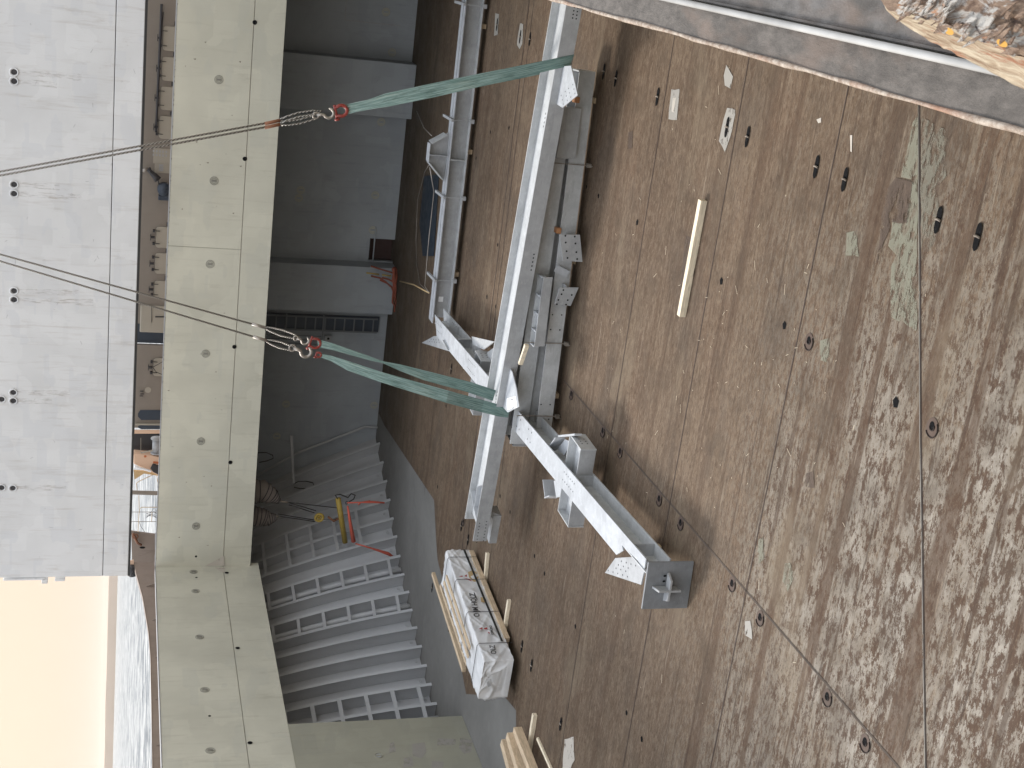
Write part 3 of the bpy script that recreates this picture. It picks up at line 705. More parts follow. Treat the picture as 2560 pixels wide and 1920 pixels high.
# deckhouse seen through the slot between coaming and cover
DY = 57.0
def D(x, y, dy=0): return Fy(x, y, DY-dy)
t = thing('foredeck_house', 'cream deckhouse wall seen through the slot under the hatch cover', 'deckhouse', (-12, DY, 9.2))
xa, xb = D(380,810).x, 3.0
mb = MB(); mb.box((xa,DY,9.2), (xb,DY+.2,14)); mb.box((D(380,1070).x,DY,9.2), (D(380,863).x,DY+.2,14)); mb.build('house_wall', M['cream'], t)
mb = MB(); mb.box((D(380,863).x,DY+.3,9.2), (xa,DY+.4,14)); mb.build('passage_back', M['navy'], t)
for y0, y1, x0 in ((64,126,407),(141,201,404),(215,274,400),(289,346,397),(566,619,389),(632,684,387),(701,745,385),(895,940,383)):
    a, b = D(x0,y1,.06), D(x0,y0,.06); w = b.x-a.x; zt_ = a.z; e = thing_local('vent_cover', (a.x,DY-.06,zt_-1.0), t)
    mb = MB(); r = .12
    P = [(a.x, zt_-1.1), (a.x, zt_-r)]+[(a.x+r-r*math.cos(q), zt_-r+r*math.sin(q)) for q in (.5,1.0,1.57)]+[(b.x-r+r*math.sin(q), zt_-r+r*math.cos(q)) for q in (0,.55,1.1)]+[(b.x, zt_-r), (b.x, zt_-1.1)]
    mb.prism([(u,DY-.08,w_) for u,w_ in P], (0,.075,0)); mb.build('cover_lid', M['cream_lt'], e, bevel=.02)
    mb = MB(); cx = (a.x+b.x)/2
    for dx in (-.3*w, .3*w): mb.obox((cx+dx,DY-.1,zt_+.09), ((1,0,0),(0,1,0),(0,0,1)), (.05,.07,.05)); mb.bar((cx+dx,DY-.1,zt_+.02),(cx+dx,DY-.1,zt_-.16),.025,.025,(0,1,0))
    mb.obox((cx,DY-.12,zt_+.14), ((1,0,0),(0,1,0),(0,0,1)), (.03,.08,.09)); mb.bar((cx-.14,DY-.14,zt_+.22),(cx+.14,DY-.14,zt_+.22),.03,.03); mb.build('dog_clamp', M['dark'], e, sep=True)
    mb = MB(); mb.bar((b.x+.05,DY-.1,zt_-.45),(b.x+.22,DY-.1,zt_-.45),.05,.06); mb.build('hinge', M['dark'], e)
mb = MB(); mb.tube([D(404,10,.15), D(402,60,.15), D(395,220,.15), D(390,330,.15)], .05, 8); mb.tube([D(408,30,.12), D(400,150,.12)], .02, 6); mb.build('cable_run', M['dark'], t, True)
mb = MB(); mb.obox((D(400,390).x,DY-.02,D(411,390).z), ((1,0,0),(0,1,0),(0,0,1)), (.32,.012,.45)); mb.obox((D(400,420).x,DY-.02,D(411,420).z), ((1,0,0),(0,1,0),(0,0,1)), (.2,.012,.4)); mb.build('notice_board', M['cream_lt'], t, sep=True)
mb = MB()
for i in range(5):
    for j in range(2): mb.obox((D(400,383).x-.08+.16*j,DY-.036,D(400,390).z-.25+.13*i), ((1,0,0),(0,1,0),(0,0,1)), (.045,.002,.03))
for i in range(3): mb.obox((D(400,413+i*6).x,DY-.036,D(403,413).z), ((1,0,0),(0,1,0),(0,0,1)), (.04,.002,.09))
mb.build('notice_mark', M['steel_dk'], t)
mb = MB(); a = D(352,830,.05); b = D(352,762,.05); mb.box((a.x,DY-.1,9.3), (b.x,DY-.01,D(350,800).z)); mb.build('door', M['cream_lt'], t, bevel=.05)
mb = MB(); mb.bar(D(379,764,.12), D(379,806,.12), .02, .02); mb.bar(D(388,792,.12), D(425,792,.12), .05, .03, (0,1,0)); mb.build('door_seam', M['dark'], t)
mb = MB()
for y0, y1, x0 in ((1025,1050,345),(1062,1073,345)):
    P = [D(425,y0,.02), D(x0+6,y0,.02), D(x0,(y0*2+y1)/3,.02), D(x0,(y0+y1*2)/3,.02), D(x0+8,y1,.02), D(425,y1,.02)]; mb.face(P)
mb.build('window_opening', M['navy'], t, sep=True)
mb = MB(); mb.bar(D(338,1060,.1), D(425,1061,.1), .06, .12, (0,1,0)); mb.build('mullion', M['cream_lt'], t)
mb = MB(); mb.prism([D(x,y,.02) for x,y in ((335,1074),(410,1074),(410,1083),(335,1083))], (0,-.05,0)); mb.build('corner_trim', M['peach'], t)
mb = MB(); 
for (x,y) in ((355,985),(354,978),(353,990)): mb.bar(D(x-4,y,.05), D(x+5,y,.05), .03, .03, (0,1,0))
mb.tube([D(382,918,.3),D(414,900,.3)], .015, 5); mb.tube([D(382,918,.3),D(390,930,.3),D(414,940,.3)], .015, 5); mb.build('wall_fitting', M['dark'], t, sep=True)
mb = MB(); mb.disc(D(370,975,.02), (0,-1,0), .14, n=16); mb.build('round_vent', M['cream_lt'], t)
t = thing('deck_floodlight', 'dark blue round floodlight on a bracket on the cream deckhouse', 'floodlight', D(410,475,.4))
c = D(410,475,.45); mb = MB(); mb.cyl(c, c+V((0,.35,0)), .27, 22); mb.build('lamp_drum', M['navy'], t, True)
mb = MB(); mb.box(c+V((-.45,0,-.22)), c+V((-.26,.3,.22))); mb.build('ballast_box', M['navy'], t, bevel=.02)
mb = MB(); mb.tube([c+V((.1,.3,.2)), c+V((.35,.3,.25)), D(372,428,.2)], .035, 6); mb.build('bracket', M['dark'], t, True)
t = thing('signal_horn', 'small silver and dark horn mounted above the dark blue floodlight', 'horn', D(383,440,.3))
mb = MB(); c = D(389,442,.35); mb.tube([c+V((-.12,0,-.1)), c, D(375,428,.3), D(370,422,.3)], [.16,.13,.09,.12], 12); mb.build('horn_bell', M['dark'], t, True)
mb = MB(); c2_ = D(370,424,.3); mb.cyl(c2_, c2_+V((-.05,0,.22)), .09, 12); mb.build('horn_cap', M['hook'], t, True)
# dark machinery and peach winch housing beside the house
t = thing('deck_winch', 'dark grey winch in shade at the end of the cream deckhouse', 'winch', D(400,1110,-.3))
mb = MB(); mb.prism([D(x,y,-.6) for x,y in ((330,1083),(410,1083),(408,1130),(330,1127))], (0,.1,0)); mb.build('winch_back', M['dark'], t)
mb = MB(); c = D(392,1115,-.1); mb.cyl(c+V((-.3,0,0)), c+V((.35,0,0)), .2, 16); mb.cyl(c+V((-.34,0,0)), c+V((-.3,0,0)), .28, 16); mb.cyl(c+V((.35,0,0)), c+V((.39,0,0)), .28, 16); mb.build('winch_drum', M['steel_dk'], t, True)
mb = MB(); mb.bar(D(352,1132,.1), D(382,1126,.1), .05, .05); mb.bar(D(352,1095,.1), D(352,1130,.1), .02,.02); mb.build('winch_lever', M['cream_lt'], t)
t = thing('winch_housing', 'peach painted winch housing with a black motor and red stripe beside the water', 'housing', D(370,1160))
mb = MB(); mb.prism([D(x,y) for x,y in ((334,1134),(380,1138),(401,1144),(402,1158),(401,1192),(390,1186),(334,1160))], (0,.5,0)); mb.build('housing_shell', M['peach'], t, bevel=.03)
mb = MB(); mb.bar(D(336,1166,.1), D(378,1178,.1), .12, .09); mb.build('white_tube', M['label'], t, bevel=.02)
mb = MB(); mb.prism([D(x,y,.12) for x,y in ((382,1160),(400,1166),(400,1190),(382,1180),(376,1172))], (0,.1,0)); mb.build('motor', M['dark'], t, bevel=.03)
mb = MB(); mb.face([D(x,y,.01) for x,y in ((383,1153),(400,1155),(400,1160),(383,1158))]); mb.disc(D(363,1141,.01), (0,-1,0), .06, n=10); mb.build('red_mark', M['orange'], t)
mb = MB(); mb.prism([D(x,y,-.3) for x,y in ((334,1176),(385,1180),(400,1186),(398,1190),(360,1184),(336,1199))], (0,.1,0)); mb.build('foot_plate', M['cardboard'], t)
t = thing('deck_railing', 'thin tan guard rail with loose ropes in front of the bright water', 'railing', D(400,1280))
mb = MB()
for a, b in (((330,1231),(395,1233)),): mb.bar(D(*a), D(*b), .03, .20, UP)
for a, b in (((329,1280),(398,1280)),((328,1304),(398,1304))): mb.tube([D(*a), D(*b)], .014, 6)
mb.build('stanchion', M['cream'], t, sep=True)
mb = MB()
for pts in (((345,1330),(347,1290),(349,1272),(355,1268),(398,1268)), ((343,1225),(341,1208),(348,1203),(382,1187)), ((392,1190),(396,1215),(396,1230)), ((347,1238),(348,1270)), ((380,1280),(379,1304))):
    mb.tube([D(*p) for p in pts], .016, 6)
mb.build('rail', M['cardboard'], t, True, sep=True)
mb = MB()
for k in range(6): mb.tube([D(398,1300-3*k), D(385,1292-4*k+random.uniform(-3,3)), D(366,1296-random.uniform(0,12))], .010, 5)
mb.build('loose_rope', M['dark'], t, True, sep=True)
mb = MB(); mb.tube([D(348,1305), D(352,1316), D(362,1330)], .01, 5); mb.build('loose_rope', M['dark'], t, True, sep=True)

# ------------------------------------------------------------------ sea and far shore
mb = MB(); S = 9000; ZW = 3.0; S = 7000
for a in ((-S,-S,-30,S), (6,-S,S,S), (-30,76,6,S), (-30,-S,6,-60)): mb.face([(a[0],a[1],ZW),(a[2],a[1],ZW),(a[2],a[3],ZW),(a[0],a[3],ZW)])
sea = struct(mb.build('sea', M['water'])); sea['label'] = 'pale blue rippled sea beside the ship'
hull = thing('ship_hull', 'outer hull plating of the ship down to the water', 'hull', (-15,0,0))
mb = MB(); mb.box((-29.75,-60,-1), (-29.7,60,9.0)); mb.box((3.1,-60,-1), (3.15,60,9.0)); mb.build('hull_plate', M['dark'], hull)
mb = MB()
def shore(R, h, seed):
    random.seed(seed); pr = None
    for k in range(0, 60):
        az = math.radians(-75+k*1.6); hh = h*(.95+.1*random.random()); p = V((math.sin(az)*R, math.cos(az)*R, ZW-1))
        q = V((math.sin(az)*(R+300), math.cos(az)*(R+300), ZW-1))
        if pr: mb.face([pr[0], p, p+V((0,0,hh)), pr[0]+V((0,0,pr[2]))]); mb.face([pr[0]+V((0,0,pr[2])), p+V((0,0,hh)), q+V((0,0,hh*1.1)), pr[1]+V((0,0,pr[2]*1.1))]); mb.face([pr[1]+V((0,0,pr[2]*1.1)), q+V((0,0,hh*1.1)), q, pr[1]])
        pr = (p, q, hh)
shore(3600, 22, 3); struct(mb.build('hills', M['land']))['label'] = 'low tan far shore in haze beyond the water'
random.seed(11)

# ------------------------------------------------------------------ near hatch edge under the photographer
t = thing('near_coaming', 'worn grey coaming top with a bright round sealing bar at the near right', 'coaming', (0,3,TOP))
LZ = 10.4
xe = Fz(2000,172,LZ).x; xl = Fz(2000,79,LZ).x; xu = Fz(2000,58,LZ).x
mb = MB(); mb.box((xe-.004,-4,LZ-.06), (xl,52,LZ)); mb.build('channel_plate', M['ledge'], t)
mb = MB(); mb.tube([(xe+random.uniform(-.002,.002), -.5+.12*k, LZ+.001) for k in range(180)], [random.uniform(.004,.0085) for k in range(180)], 8); mb.build('rolled_lip', M['lip'], t, True)
mb = MB(); mb.tube([((xl+xu)/2, -4+.5*k, LZ+.010) for k in range(112)], (xu-xl)/2*.95, 14); mb.build('sealing_bar', M['bar'], t, True)
mb = MB(); mb.box((xu+.001,-4,LZ-.03), (.45,52,LZ-.004)); mb.box((xu+.004,-4,LZ-.003), (xu+.010,52,LZ+.004)); mb.build('outer_plate', M['ledge2'], t)
mb = MB(); mb.box((XS+.012,-4,8.3), (.3,52,LZ-.062)); mb.build('coaming_web', M['wall'], t)
t = thing('weathered_board', 'out-of-focus peeling brown and white board edge at the near corner', 'board', Fz(2450,60,11.35))
ZB = 11.36
lo = [(2196,-60),(2204,0),(2216,26),(2236,45),(2272,72),(2330,104),(2400,140),(2470,178),(2560,222),(2660,270)]
hi = [(2200,-60),(2209,0),(2224,20),(2262,36),(2320,46),(2366,62),(2430,88),(2500,118),(2570,150),(2680,200)]
def dense(P, k=14):
    o_ = []
    for a, b in zip(P[:-1], P[1:]):
        for m in range(k): o_.append(a.lerp(b, m/k))
    return o_+[P[-1]]
def rough(q, amp): return q+V((mnoise.noise(q*60), mnoise.noise(q*60+V((7,3,1))), mnoise.noise(q*45+V((1,9,4)))*1.2))*amp
Pl = dense([Fz(x,y,ZB-.030) for x,y in lo]); Ph = dense([Fz(x,y,ZB) for x,y in hi])
def sheet(A, B_, nv, amp, name, mat):
    mb = MB(); g = [[rough(a.lerp(b, (v/nv)), amp) for v in range(nv+1)] for a, b in zip(A, B_)]
    for u_ in range(len(g)-1):
        for v in range(nv): mb.face([g[u_][v], g[u_+1][v], g[u_+1][v+1], g[u_][v+1]])
    return mb.build(name, mat, t, True)
sheet(Pl, Ph, 8, .0022, 'board_edge', M['boardside'])
sheet(Ph, [p+V((.12,-.035,0)) for p in Ph], 40, .0050, 'board_face', M['board'])
sheet(Pl, [p+V((.12,-.035,0)) for p in Pl], 4, .001, 'board_underside', M['boardside'])
mb = MB()       # lifted splinters and bark flakes
R_ = random.Random(8)
for k in range(46):
    x, y = R_.uniform(2230,2560), 0; f = (x-2200)/360; y = R_.uniform(0, 20+130*f); c = Fz(x, y, ZB+.006); d = V((R_.uniform(-.2,.2)+.35, -.9, R_.uniform(-.1,.35))).normalized()*R_.uniform(.006,.018)
    s_ = V((1,.3,0))*R_.uniform(.001,.004); mb.prism([c-d, c+s_, c+d, c-s_], (0,0,.0012))
struct(mb.build('bark_splinter', M['board'], t), 'stuff')
mb = MB()
for x, y in ((2372,78),(2505,108)):
    c = Fz(x,y,ZB+.007); mb.disc(c, UP, .0075, .0026, Fz(x+20,y+9,ZB)-Fz(x,y,ZB), 10)
mb.build('yellow_paint_chip', N('yellow_chip').out((.42,.22,.03), .6), t, sep=True)

# ------------------------------------------------------------------ steel girders
def axes(p0, p1, lie):
    d = (V(p1)-V(p0)).normalized(); h = V((-d.y, d.x, 0)).normalized()
    if h.y < 0 or (abs(h.y) < .3 and h.x > 0): h = -h
    return d, h
def holes(mb, c, d1, d2, n1, n2, s1, s2, nrm, r, mi=1):
    for i in range(n1):
        for j in range(n2):
            mb.disc(V(c)+d1*((i-(n1-1)/2)*s1)+d2*((j-(n2-1)/2)*s2)+V(nrm).normalized()*.003, nrm, r, n=8, mi=mi)

# --- girder A: hanging in the slings, web level, flanges upright
A0 = Fz(1463,-22,1.3); A1 = Fz(1216,1353,1.3); A1.z = A0.z = 1.3
dA = (A1-A0).normalized(); hA = V((-dA.y, dA.x, 0)).normalized()
if hA.y < 0: hA = -hA
A0 = A0-dA*.4; LA = (A1-A0).length; HF, WD = .42, 1.2
GA = thing('hanging_girder', 'long bright grey steel girder with level web hanging in green slings across the hold', 'girder', A1)
ctr = (A0+A1)/2
mb = MB(); mb.obox(ctr+hA*.0175+UP*HF/2, (dA,hA,UP), (LA/2,.0175,HF/2))
nb = -hA
for cpx, cpy, n1 in ((1296,728,5),(1190,1340,6)): pass
def onA(x, y, off=0):                       # point on the outer face of girder A
    r = ray(x, y); n_ = hA; tt = ((A0-hA*off)-EYE).dot(n_)/r.dot(n_); return EYE+r*tt
for p in ((1335,636),(1333.5,645),(1331.5,655),(1330,665),(1328,675)): mb.disc(onA(*p,.003), -hA, .022, n=8, mi=1)
for k in range(7): mb.disc(onA(1216.5-1.3*k,1304+8*k,.003), -hA, .018, n=8, mi=1); mb.disc(onA(1199-1.2*k,1308+8*k,.003), -hA, .018, n=8, mi=1)
for k in range(4): mb.disc(onA(1445-1.5*k,20+9*k,.003), -hA, .02, n=8, mi=1); mb.disc(onA(1436-1.5*k,18+9*k,.003), -hA, .02, n=8, mi=1)
mb.build('flange', [M['steel_dk'], M['black']], GA, bevel=.004)
mb = MB(); mb.obox(ctr+dA*0+hA*(WD-.0175)+UP*HF/2, (dA,hA,UP), (LA/2-.02,.0175,HF/2)); mb.build('flange', M['steel'], GA, bevel=.004)
mb = MB(); mb.obox(ctr+hA*WD/2+UP*HF/2, (dA,hA,UP), (LA/2-.25,WD/2-.036,.012))
def onAw(x, y): return Fz(x, y, 1.3+HF/2+.015)
for q in ((1364,284),(1362.5,295),(1360.5,306),(1358.5,316),(1243,980),(1241.5,989),(1240,998),(1238.5,1006)): mb.disc(onAw(*q), UP, .03, .022, dA, 8, 1)
for k in range(3): mb.disc(onAw(1186.5-1*k,1306+8*k), UP, .025, .02, dA, 8, 1)
mb.build('web', [M['steel'], M['black']], GA, bevel=.003)
mb = MB()       # stiffeners inside the trough at the port end
c = Fz(1178,1300,1.62); a = Fz(1166,1268,1.7); b = Fz(1187,1300,1.55)
mb.bar(A1-dA*1.1+hA*1.1+UP*.32, A1-dA*.75+hA*.06+UP*.32, .02, .2); mb.bar(A1-dA*1.6+hA*.55+UP*.31, A1-dA*.9+hA*.5+UP*.31, .02, .18); mb.bar(A1-dA*1.6+hA*.55+UP*.31, A1-dA*2.0+hA*.05+UP*.31, .02, .18)
mb.build('stiffener', M['steel_lt'], GA, sep=True)
def plate_px(px, z, th=.03, holespx=(), r=.022, name='gusset_plate', mat='steel_lt', parent=None, zs=None):
    mb = MB(); P = [Fz(x,y,(zs[i] if zs else z)) for i,(x,y) in enumerate(px)]; mb.prism(P, (0,0,-th))
    for x, y in holespx: mb.disc(Fz(x,y,z+.003), UP, r, n=8, mi=1)
    return mb.build(name, [M[mat], M['black']], parent, bevel=.004)
hp = [(1320+x/5.184, 100+y/5.184) for x,y in ((580,578),(527,628),(594,636),(482,668),(540,685),(607,693),(430,719),(496,725),(554,740),(444,776),(508,783),(456,831))]
plate_px([(1400,166),(1427,164),(1443.5,237),(1405,269),(1391,260)], 1.52, .03, hp, .02, parent=GA)
plate_px([(1274,920),(1280,930),(1290.4,970),(1297.6,1016),(1269,1031),(1258,1019)], 1.52, .03, parent=GA)
mb = MB(); P = [Fz(x,y,1.53) for x,y in ((1266.5,996.5),(1289,990),(1293,1019),(1267.5,1024.5))]; mb.prism(P, (0,0,-.006))
lab = mb.build('shipping_label', M['label'], GA)
mb = MB()
for k in range(1):
    a, b = Fz(1275,1000,1.534), Fz(1283,998,1.534); mb.bar(a, b, .02, .001)
    a, b = Fz(1279,1020.5,1.534), Fz(1285,1019,1.534); mb.bar(a, b, .02, .001)
mb.build('label_print', M['ink'], lab)
mb = MB(); q = onA(1226,1300,0); mb.obox(q+hA*.5-UP*.28+dA*.5, (dA,hA,UP), (.5,.28,.12)); mb.prism([q+hA*.25-UP*.02-dA*.15, q+hA*.25-UP*.02+dA*.1, q+hA*.25-UP*.4+dA*.0], hA*.4); mb.build('lower_bracket', M['steel_dk'], GA, bevel=.006)

# --- girder B: across the floor, standing, on three stub girders
def BX(Y): return -12.6-.0533*(Y-23.2)
dB = V((-.0533,1,0)).normalized(); sB = V((1,.0533,0)).normalized()      # sB points to starboard (towards camera)
def Bp(Y, s=0, z=0): return V((BX(Y),Y,z))+sB*s
GB = thing('diagonal_girder', 'white-topped steel girder with square end plate and cross lug pointing towards the camera', 'girder', Bp(23.2))
W2 = .32; ZT, ZBt = 1.08, .50
mb = MB()
top = [Bp(24.95,-W2,ZT), Bp(24.6,-.06,ZT), Bp(24.7,.02,ZT), Bp(23.32,.12,ZT), Bp(23.32,W2,ZT), Bp(44.6,W2,ZT), Bp(44.0,-W2,ZT)]
mb.prism(top, (0,0,-.035))
for yy, ns in ((34.4,1),(33.9,1)): pass
for x, y in [(1200+a/5.53, 820+b/5.53) for a,b in ((521,1227),(559,1270),(503,1358),(540,1402),(672,1398),(712,1448),(653,1535),(692,1582))]: mb.disc(Fz(x,y,ZT+.003), UP, .026, n=8, mi=1)
for k in range(6): mb.disc(Fz(1410.5+k*5,1180+k*5.9,ZT+.003), UP, .022, n=8, mi=1); mb.disc(Fz(1407+k*5,1199+k*6,ZT+.003), UP, .022, n=8, mi=1)
for k in range(7): mb.disc(Fz(1171+k*2.8,898+k*3.2,ZT+.003), UP, .022, n=8, mi=1); mb.disc(Fz(1168+k*2.9,918+k*3.5,ZT+.003), UP, .022, n=8, mi=1)
for k in range(5): mb.disc(Fz(1091+k*3.2,805+k*3.4,ZT+.003), UP, .022, n=8, mi=1); mb.disc(Fz(1090+k*3.2,824+k*2.6,ZT+.003), UP, .022, n=8, mi=1)
mb.build('flange', [M['steel_lt'], M['black']], GB, bevel=.004)
mb = MB(); bot = [Bp(23.3,-W2,ZBt), Bp(23.3,W2,ZBt), Bp(45.6,W2,ZBt), Bp(45.2,-W2,ZBt)]; mb.prism(bot, (0,0,.035))
for k in range(5): mb.disc(Fz(1131+k*3.2,806+k*3.2,ZBt+.04), UP, .022, n=8, mi=1)
mb.build('flange', [M['steel'], M['black']], GB, bevel=.004)
mb = MB(); mb.prism([Bp(23.3,-.012,ZBt+.036), Bp(45.0,-.012,ZBt+.036), Bp(44.6,-.012,ZT-.036), Bp(23.3,-.012,ZT-.036)], sB*.024); mb.build('web', M['steel'], GB)
mb = MB()
for Y in (24.15, 28.35, 36.2, 41.3, 43.0):
    mb.prism([Bp(Y,.013,ZBt+.036), Bp(Y,W2-.03,ZBt+.036), Bp(Y,W2-.03,ZT-.036), Bp(Y,.013,ZT-.036)], dB*.025)
mb.build('stiffener', M['steel_lt'], GB, sep=True)
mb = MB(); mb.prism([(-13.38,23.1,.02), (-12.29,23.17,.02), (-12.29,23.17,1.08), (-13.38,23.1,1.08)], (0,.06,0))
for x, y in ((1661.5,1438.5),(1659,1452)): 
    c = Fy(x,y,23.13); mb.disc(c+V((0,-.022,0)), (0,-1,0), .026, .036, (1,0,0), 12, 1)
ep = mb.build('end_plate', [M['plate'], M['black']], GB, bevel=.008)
mb = MB(); mb.prism([Fz(x,y,1.02) for x,y in ((1578,1368),(1590,1366),(1618,1400),(1608,1428))], (0,0,-.03)); mb.build('doubler_plate', M['steel'], GB, bevel=.004)
mb = MB()       # cruciform shear key on the end plate
def K(x, y, o=.28): return Fy(x, y, 23.08-o)
kc = Fy(1480+1440/7.373, 1340+1010/7.373, 22.9)
mb.prism([kc+V((0,.22,.33)), kc+V((0,0,.25)), kc+V((0,0,-.26)), kc+V((0,.22,-.20))], (-.05,0,0)); mb.prism([kc+V((-.44,.20,.0)), kc+V((-.34,0,0)), kc+V((.30,0,0)), kc+V((.40,.25,0))], (0,0,.05)) if 0 else None
mb.build('shear_key', M['steel_dk'], GB, bevel=.006)
mb = MB()
mb.prism([kc+V((-.052,.22,-.03)), kc+V((-.052,0,-.03)), kc+V((-.26,0,-.03)), kc+V((-.36,.22,-.03))], (0,0,.055)); mb.prism([kc+V((.002,.22,-.03)), kc+V((.002,0,-.03)), kc+V((.22,0,-.03)), kc+V((.32,.22,-.03))], (0,0,.055)); mb.build('shear_key', M['steel_dk'], GB, bevel=.006)
hp = [(1480+x/7.373, 1340+y/7.373) for x,y in ((540,465),(630,490),(718,518),(803,545),(486,532),(577,562),(665,590),(443,594),(530,619),(622,649),(298,636),(387,665),(475,692),(564,718),(654,750))]
mb = MB(); P = [Fz(x,y,.80) for x,y in ((1512,1432),(1538,1395),(1580,1392),(1610,1428),(1602,1462))]; mb.prism(P, (0,0,-.035))
for x, y in hp: mb.disc(Fz(x,y,.803), UP, .021, n=8, mi=1)
mb.build('gusset_plate', [M['steel_dk'], M['black']], GB, bevel=.004)
mb = MB(); P = [Fz(x,y,.80) for x,y in ((1054,857),(1085,840),(1112,840),(1146,876),(1143,882),(1125,879))]; mb.prism(P, (0,0,-.045))
for k in range(5):
    for j in range(2): mb.disc(Fz(1078+6*k-4*j,848+.6*k+6*j,.803), UP, .03, n=8, mi=1)
mb.build('gusset_plate', [M['steel_dk'], M['black']], GB, bevel=.004)
mb = MB(); P = [Fz(x,y,.76) for x,y in ((1179,841),(1235,854),(1208,874),(1182,862))]; mb.prism(P, (0,0,-.045)); mb.build('gusset_plate', M['steel'], GB, bevel=.004)
# far-end connection boxes
mb = MB()
def quad(px, z0, th, mi=0): mb.prism([Fz(x,y,z0) for x,y in px], (0,0,th), mi)
def vplate(x0, y0, x1, y1, z0, z1, th=.03, mi=0):
    a, b = Fz(x0,y0,z0), Fz(x1,y1,z0); d = (b-a).normalized(); mb.prism([a, b, b+UP*(z1-z0), a+UP*(z1-z0)], V((-d.y,d.x,0))*th, mi)
vplate(1147,853,1160,878,.55,1.15); vplate(1160,848,1180,850,.55,.95); vplate(1192,923,1211,906,.54,1.02); vplate(1211,906,1208,922,.54,1.02)
quad([(1195,888),(1212,905),(1240,900),(1236,870),(1216,884)], .56, .04)
mb.build('connection_box', M['steel'], GB, bevel=.004, sep=True)
# crossing stub girders under B
def stub(pxr, pxl, z, h, wd, ends=True, tilt=0.0):
    a, b = Fz(*pxr, z), Fz(*pxl, z); d = (b-a).normalized(); hh = V((-d.y, d.x, 0)); hh = hh if hh.y > 0 else -hh; L = (b-a).length; c = (a+b)/2
    mb = MB(); mb.obox(c+hh*.014+UP*h/2, (d,hh,UP), (L/2,.014,h/2)); mb.build('stub_flange', M['steel_dk'], GB, bevel=.004)
    mb = MB(); mb.obox(c+hh*(wd-.014)+UP*h/2, (d,hh,UP), (L/2,.014,h/2)); mb.build('stub_flange', M['steel'], GB, bevel=.004)
    mb = MB(); mb.obox(c+hh*wd/2+UP*h*.45, (d,hh,UP), (L/2,wd/2-.03,.011)); mb.build('stub_web', M['steel'], GB)
    if ends:
        for p, s_ in ((a,-1),(b,1)):
            mb = MB(); mb.prism([p-hh*.02+d*s_*.002, p+hh*wd+d*s_*.002, p+hh*(wd)+UP*h+d*s_*.002, p-hh*.02+UP*h+d*s_*.002], d*s_*.03)
            holes(mb, p+hh*wd/2+UP*h*.5+d*s_*.034, hh, UP, 3, 2, .14, .14, d*s_, .02)
            mb.build('stub_end_plate', [M['steel'], M['black']], GB, bevel=.004)
stub((1491,1126), (1459,1315), .54, .42, .92)
mb = MB()
vplate(1413,1093,1391,1124,.72,1.0,.03); vplate(1413,1093,1455,1089,.80,1.0,.05); quad([(1414,1098),(1396,1124),(1412,1138),(1432,1106)], .74, .02); quad([(1386,1202),(1392,1244),(1405,1240),(1425,1222),(1408,1198)], .80, .02); vplate(1385,1200,1391,1246,.62,.95); vplate(1391,1246,1404,1241,.6,.95)
mb.build('connection_box', M['steel_lt'], GB, bevel=.004, sep=True)
stub((1331,1024), (1316,1113), .54, .42, .85); stub((1232,905), (1211,1036), .54, .40, .8)
# far-end and near supports: timber under the girder
for Y in (25.0, 42.0):
    mb = MB(); mb.box((BX(Y)-.42,Y-.08,0), (BX(Y)-.12,Y+.08,.16)); mb.box((BX(Y)-.40,Y-.09,.162), (BX(Y)-.10,Y+.09,.33)); mb.box((BX(Y)-.42,Y-.08,.332), (BX(Y)-.11,Y+.08,.498))
    tag(mb.build('dunnage_stack', M['woodx']), 'stacked pine blocks under the %s end of the white-topped diagonal girder' % ('near' if Y < 30 else 'far'), 'timber')

# --- girder C: far, standing on its flange near the bulkhead
C0, C1 = Fz(1217,-50,.22), Fz(1124,800,.22); C0.z = C1.z = .22
dC = (C1-C0).normalized(); hC = V((-dC.y,dC.x,0)); hC = hC if hC.y > 0 else -hC; LC = (C1-C0).length; cC = (C0+C1)/2
GC = thing('far_girder', 'dark-webbed steel girder standing along the foot of the far bulkhead with a raised bracket', 'girder', C0)
FWC, HC = .62, .66
mb = MB(); mb.obox(cC+hC*FWC/2+UP*.02, (dC,hC,UP), (LC/2,FWC/2,.02)); mb.build('flange', M['steel'], GC, bevel=.004)
mb = MB(); mb.obox(cC+hC*FWC/2+UP*(HC-.02), (dC,hC,UP), (LC/2+.15,FWC/2,.02)); mb.obox(cC+hC*(FWC*.5)+UP*(HC+.02), (dC,hC,UP), (LC/2,.12,.018)); mb.build('flange', M['steel_lt'], GC, bevel=.004)
mb = MB(); mb.obox(cC+hC*FWC/2+UP*HC/2, (dC,hC,UP), (LC/2,.015,HC/2-.042)); mb.build('web', M['steel_dk'], GC)
def Cp(y, back=.5, z=0):                     # station on girder C found from the photo's y
    r = ray(1140, y); s_ = 0
    n_ = hC; tt = (C0-EYE).dot(n_)/r.dot(n_); p = EYE+r*tt; k = (p-C0).dot(dC); return C0+dC*k+hC*FWC*back+UP*z
mb = MB(); mb.prism([Cp(400,.5,.042)-hC*0, Cp(400,.02,.042), Cp(400,.02,HC-.042), Cp(400,.5,HC-.042)], dC*.03); mb.build('stiffener', M['steel'], GC)
mb = MB()
a, b, c_, d_ = Cp(335,.5,HC+.04), Cp(460,.5,HC+.04), Cp(412,.5,HC+.72), Cp(366,.5,HC+.72)
mb.prism([a,b,c_,d_], hC*.025); mb.build('bracket_web', M['steel_dk'], GC)
mb = MB()
for p, q in ((a,d_),(b,c_)):
    e = (q-p).normalized(); o_ = e.cross(hC)
    mb.obox((p*.45+q*.55), (e,hC,o_), ((q-p).length*.38,.30,.02))
mb.build('bracket_end_plate', M['steel'], GC, bevel=.004, sep=True)
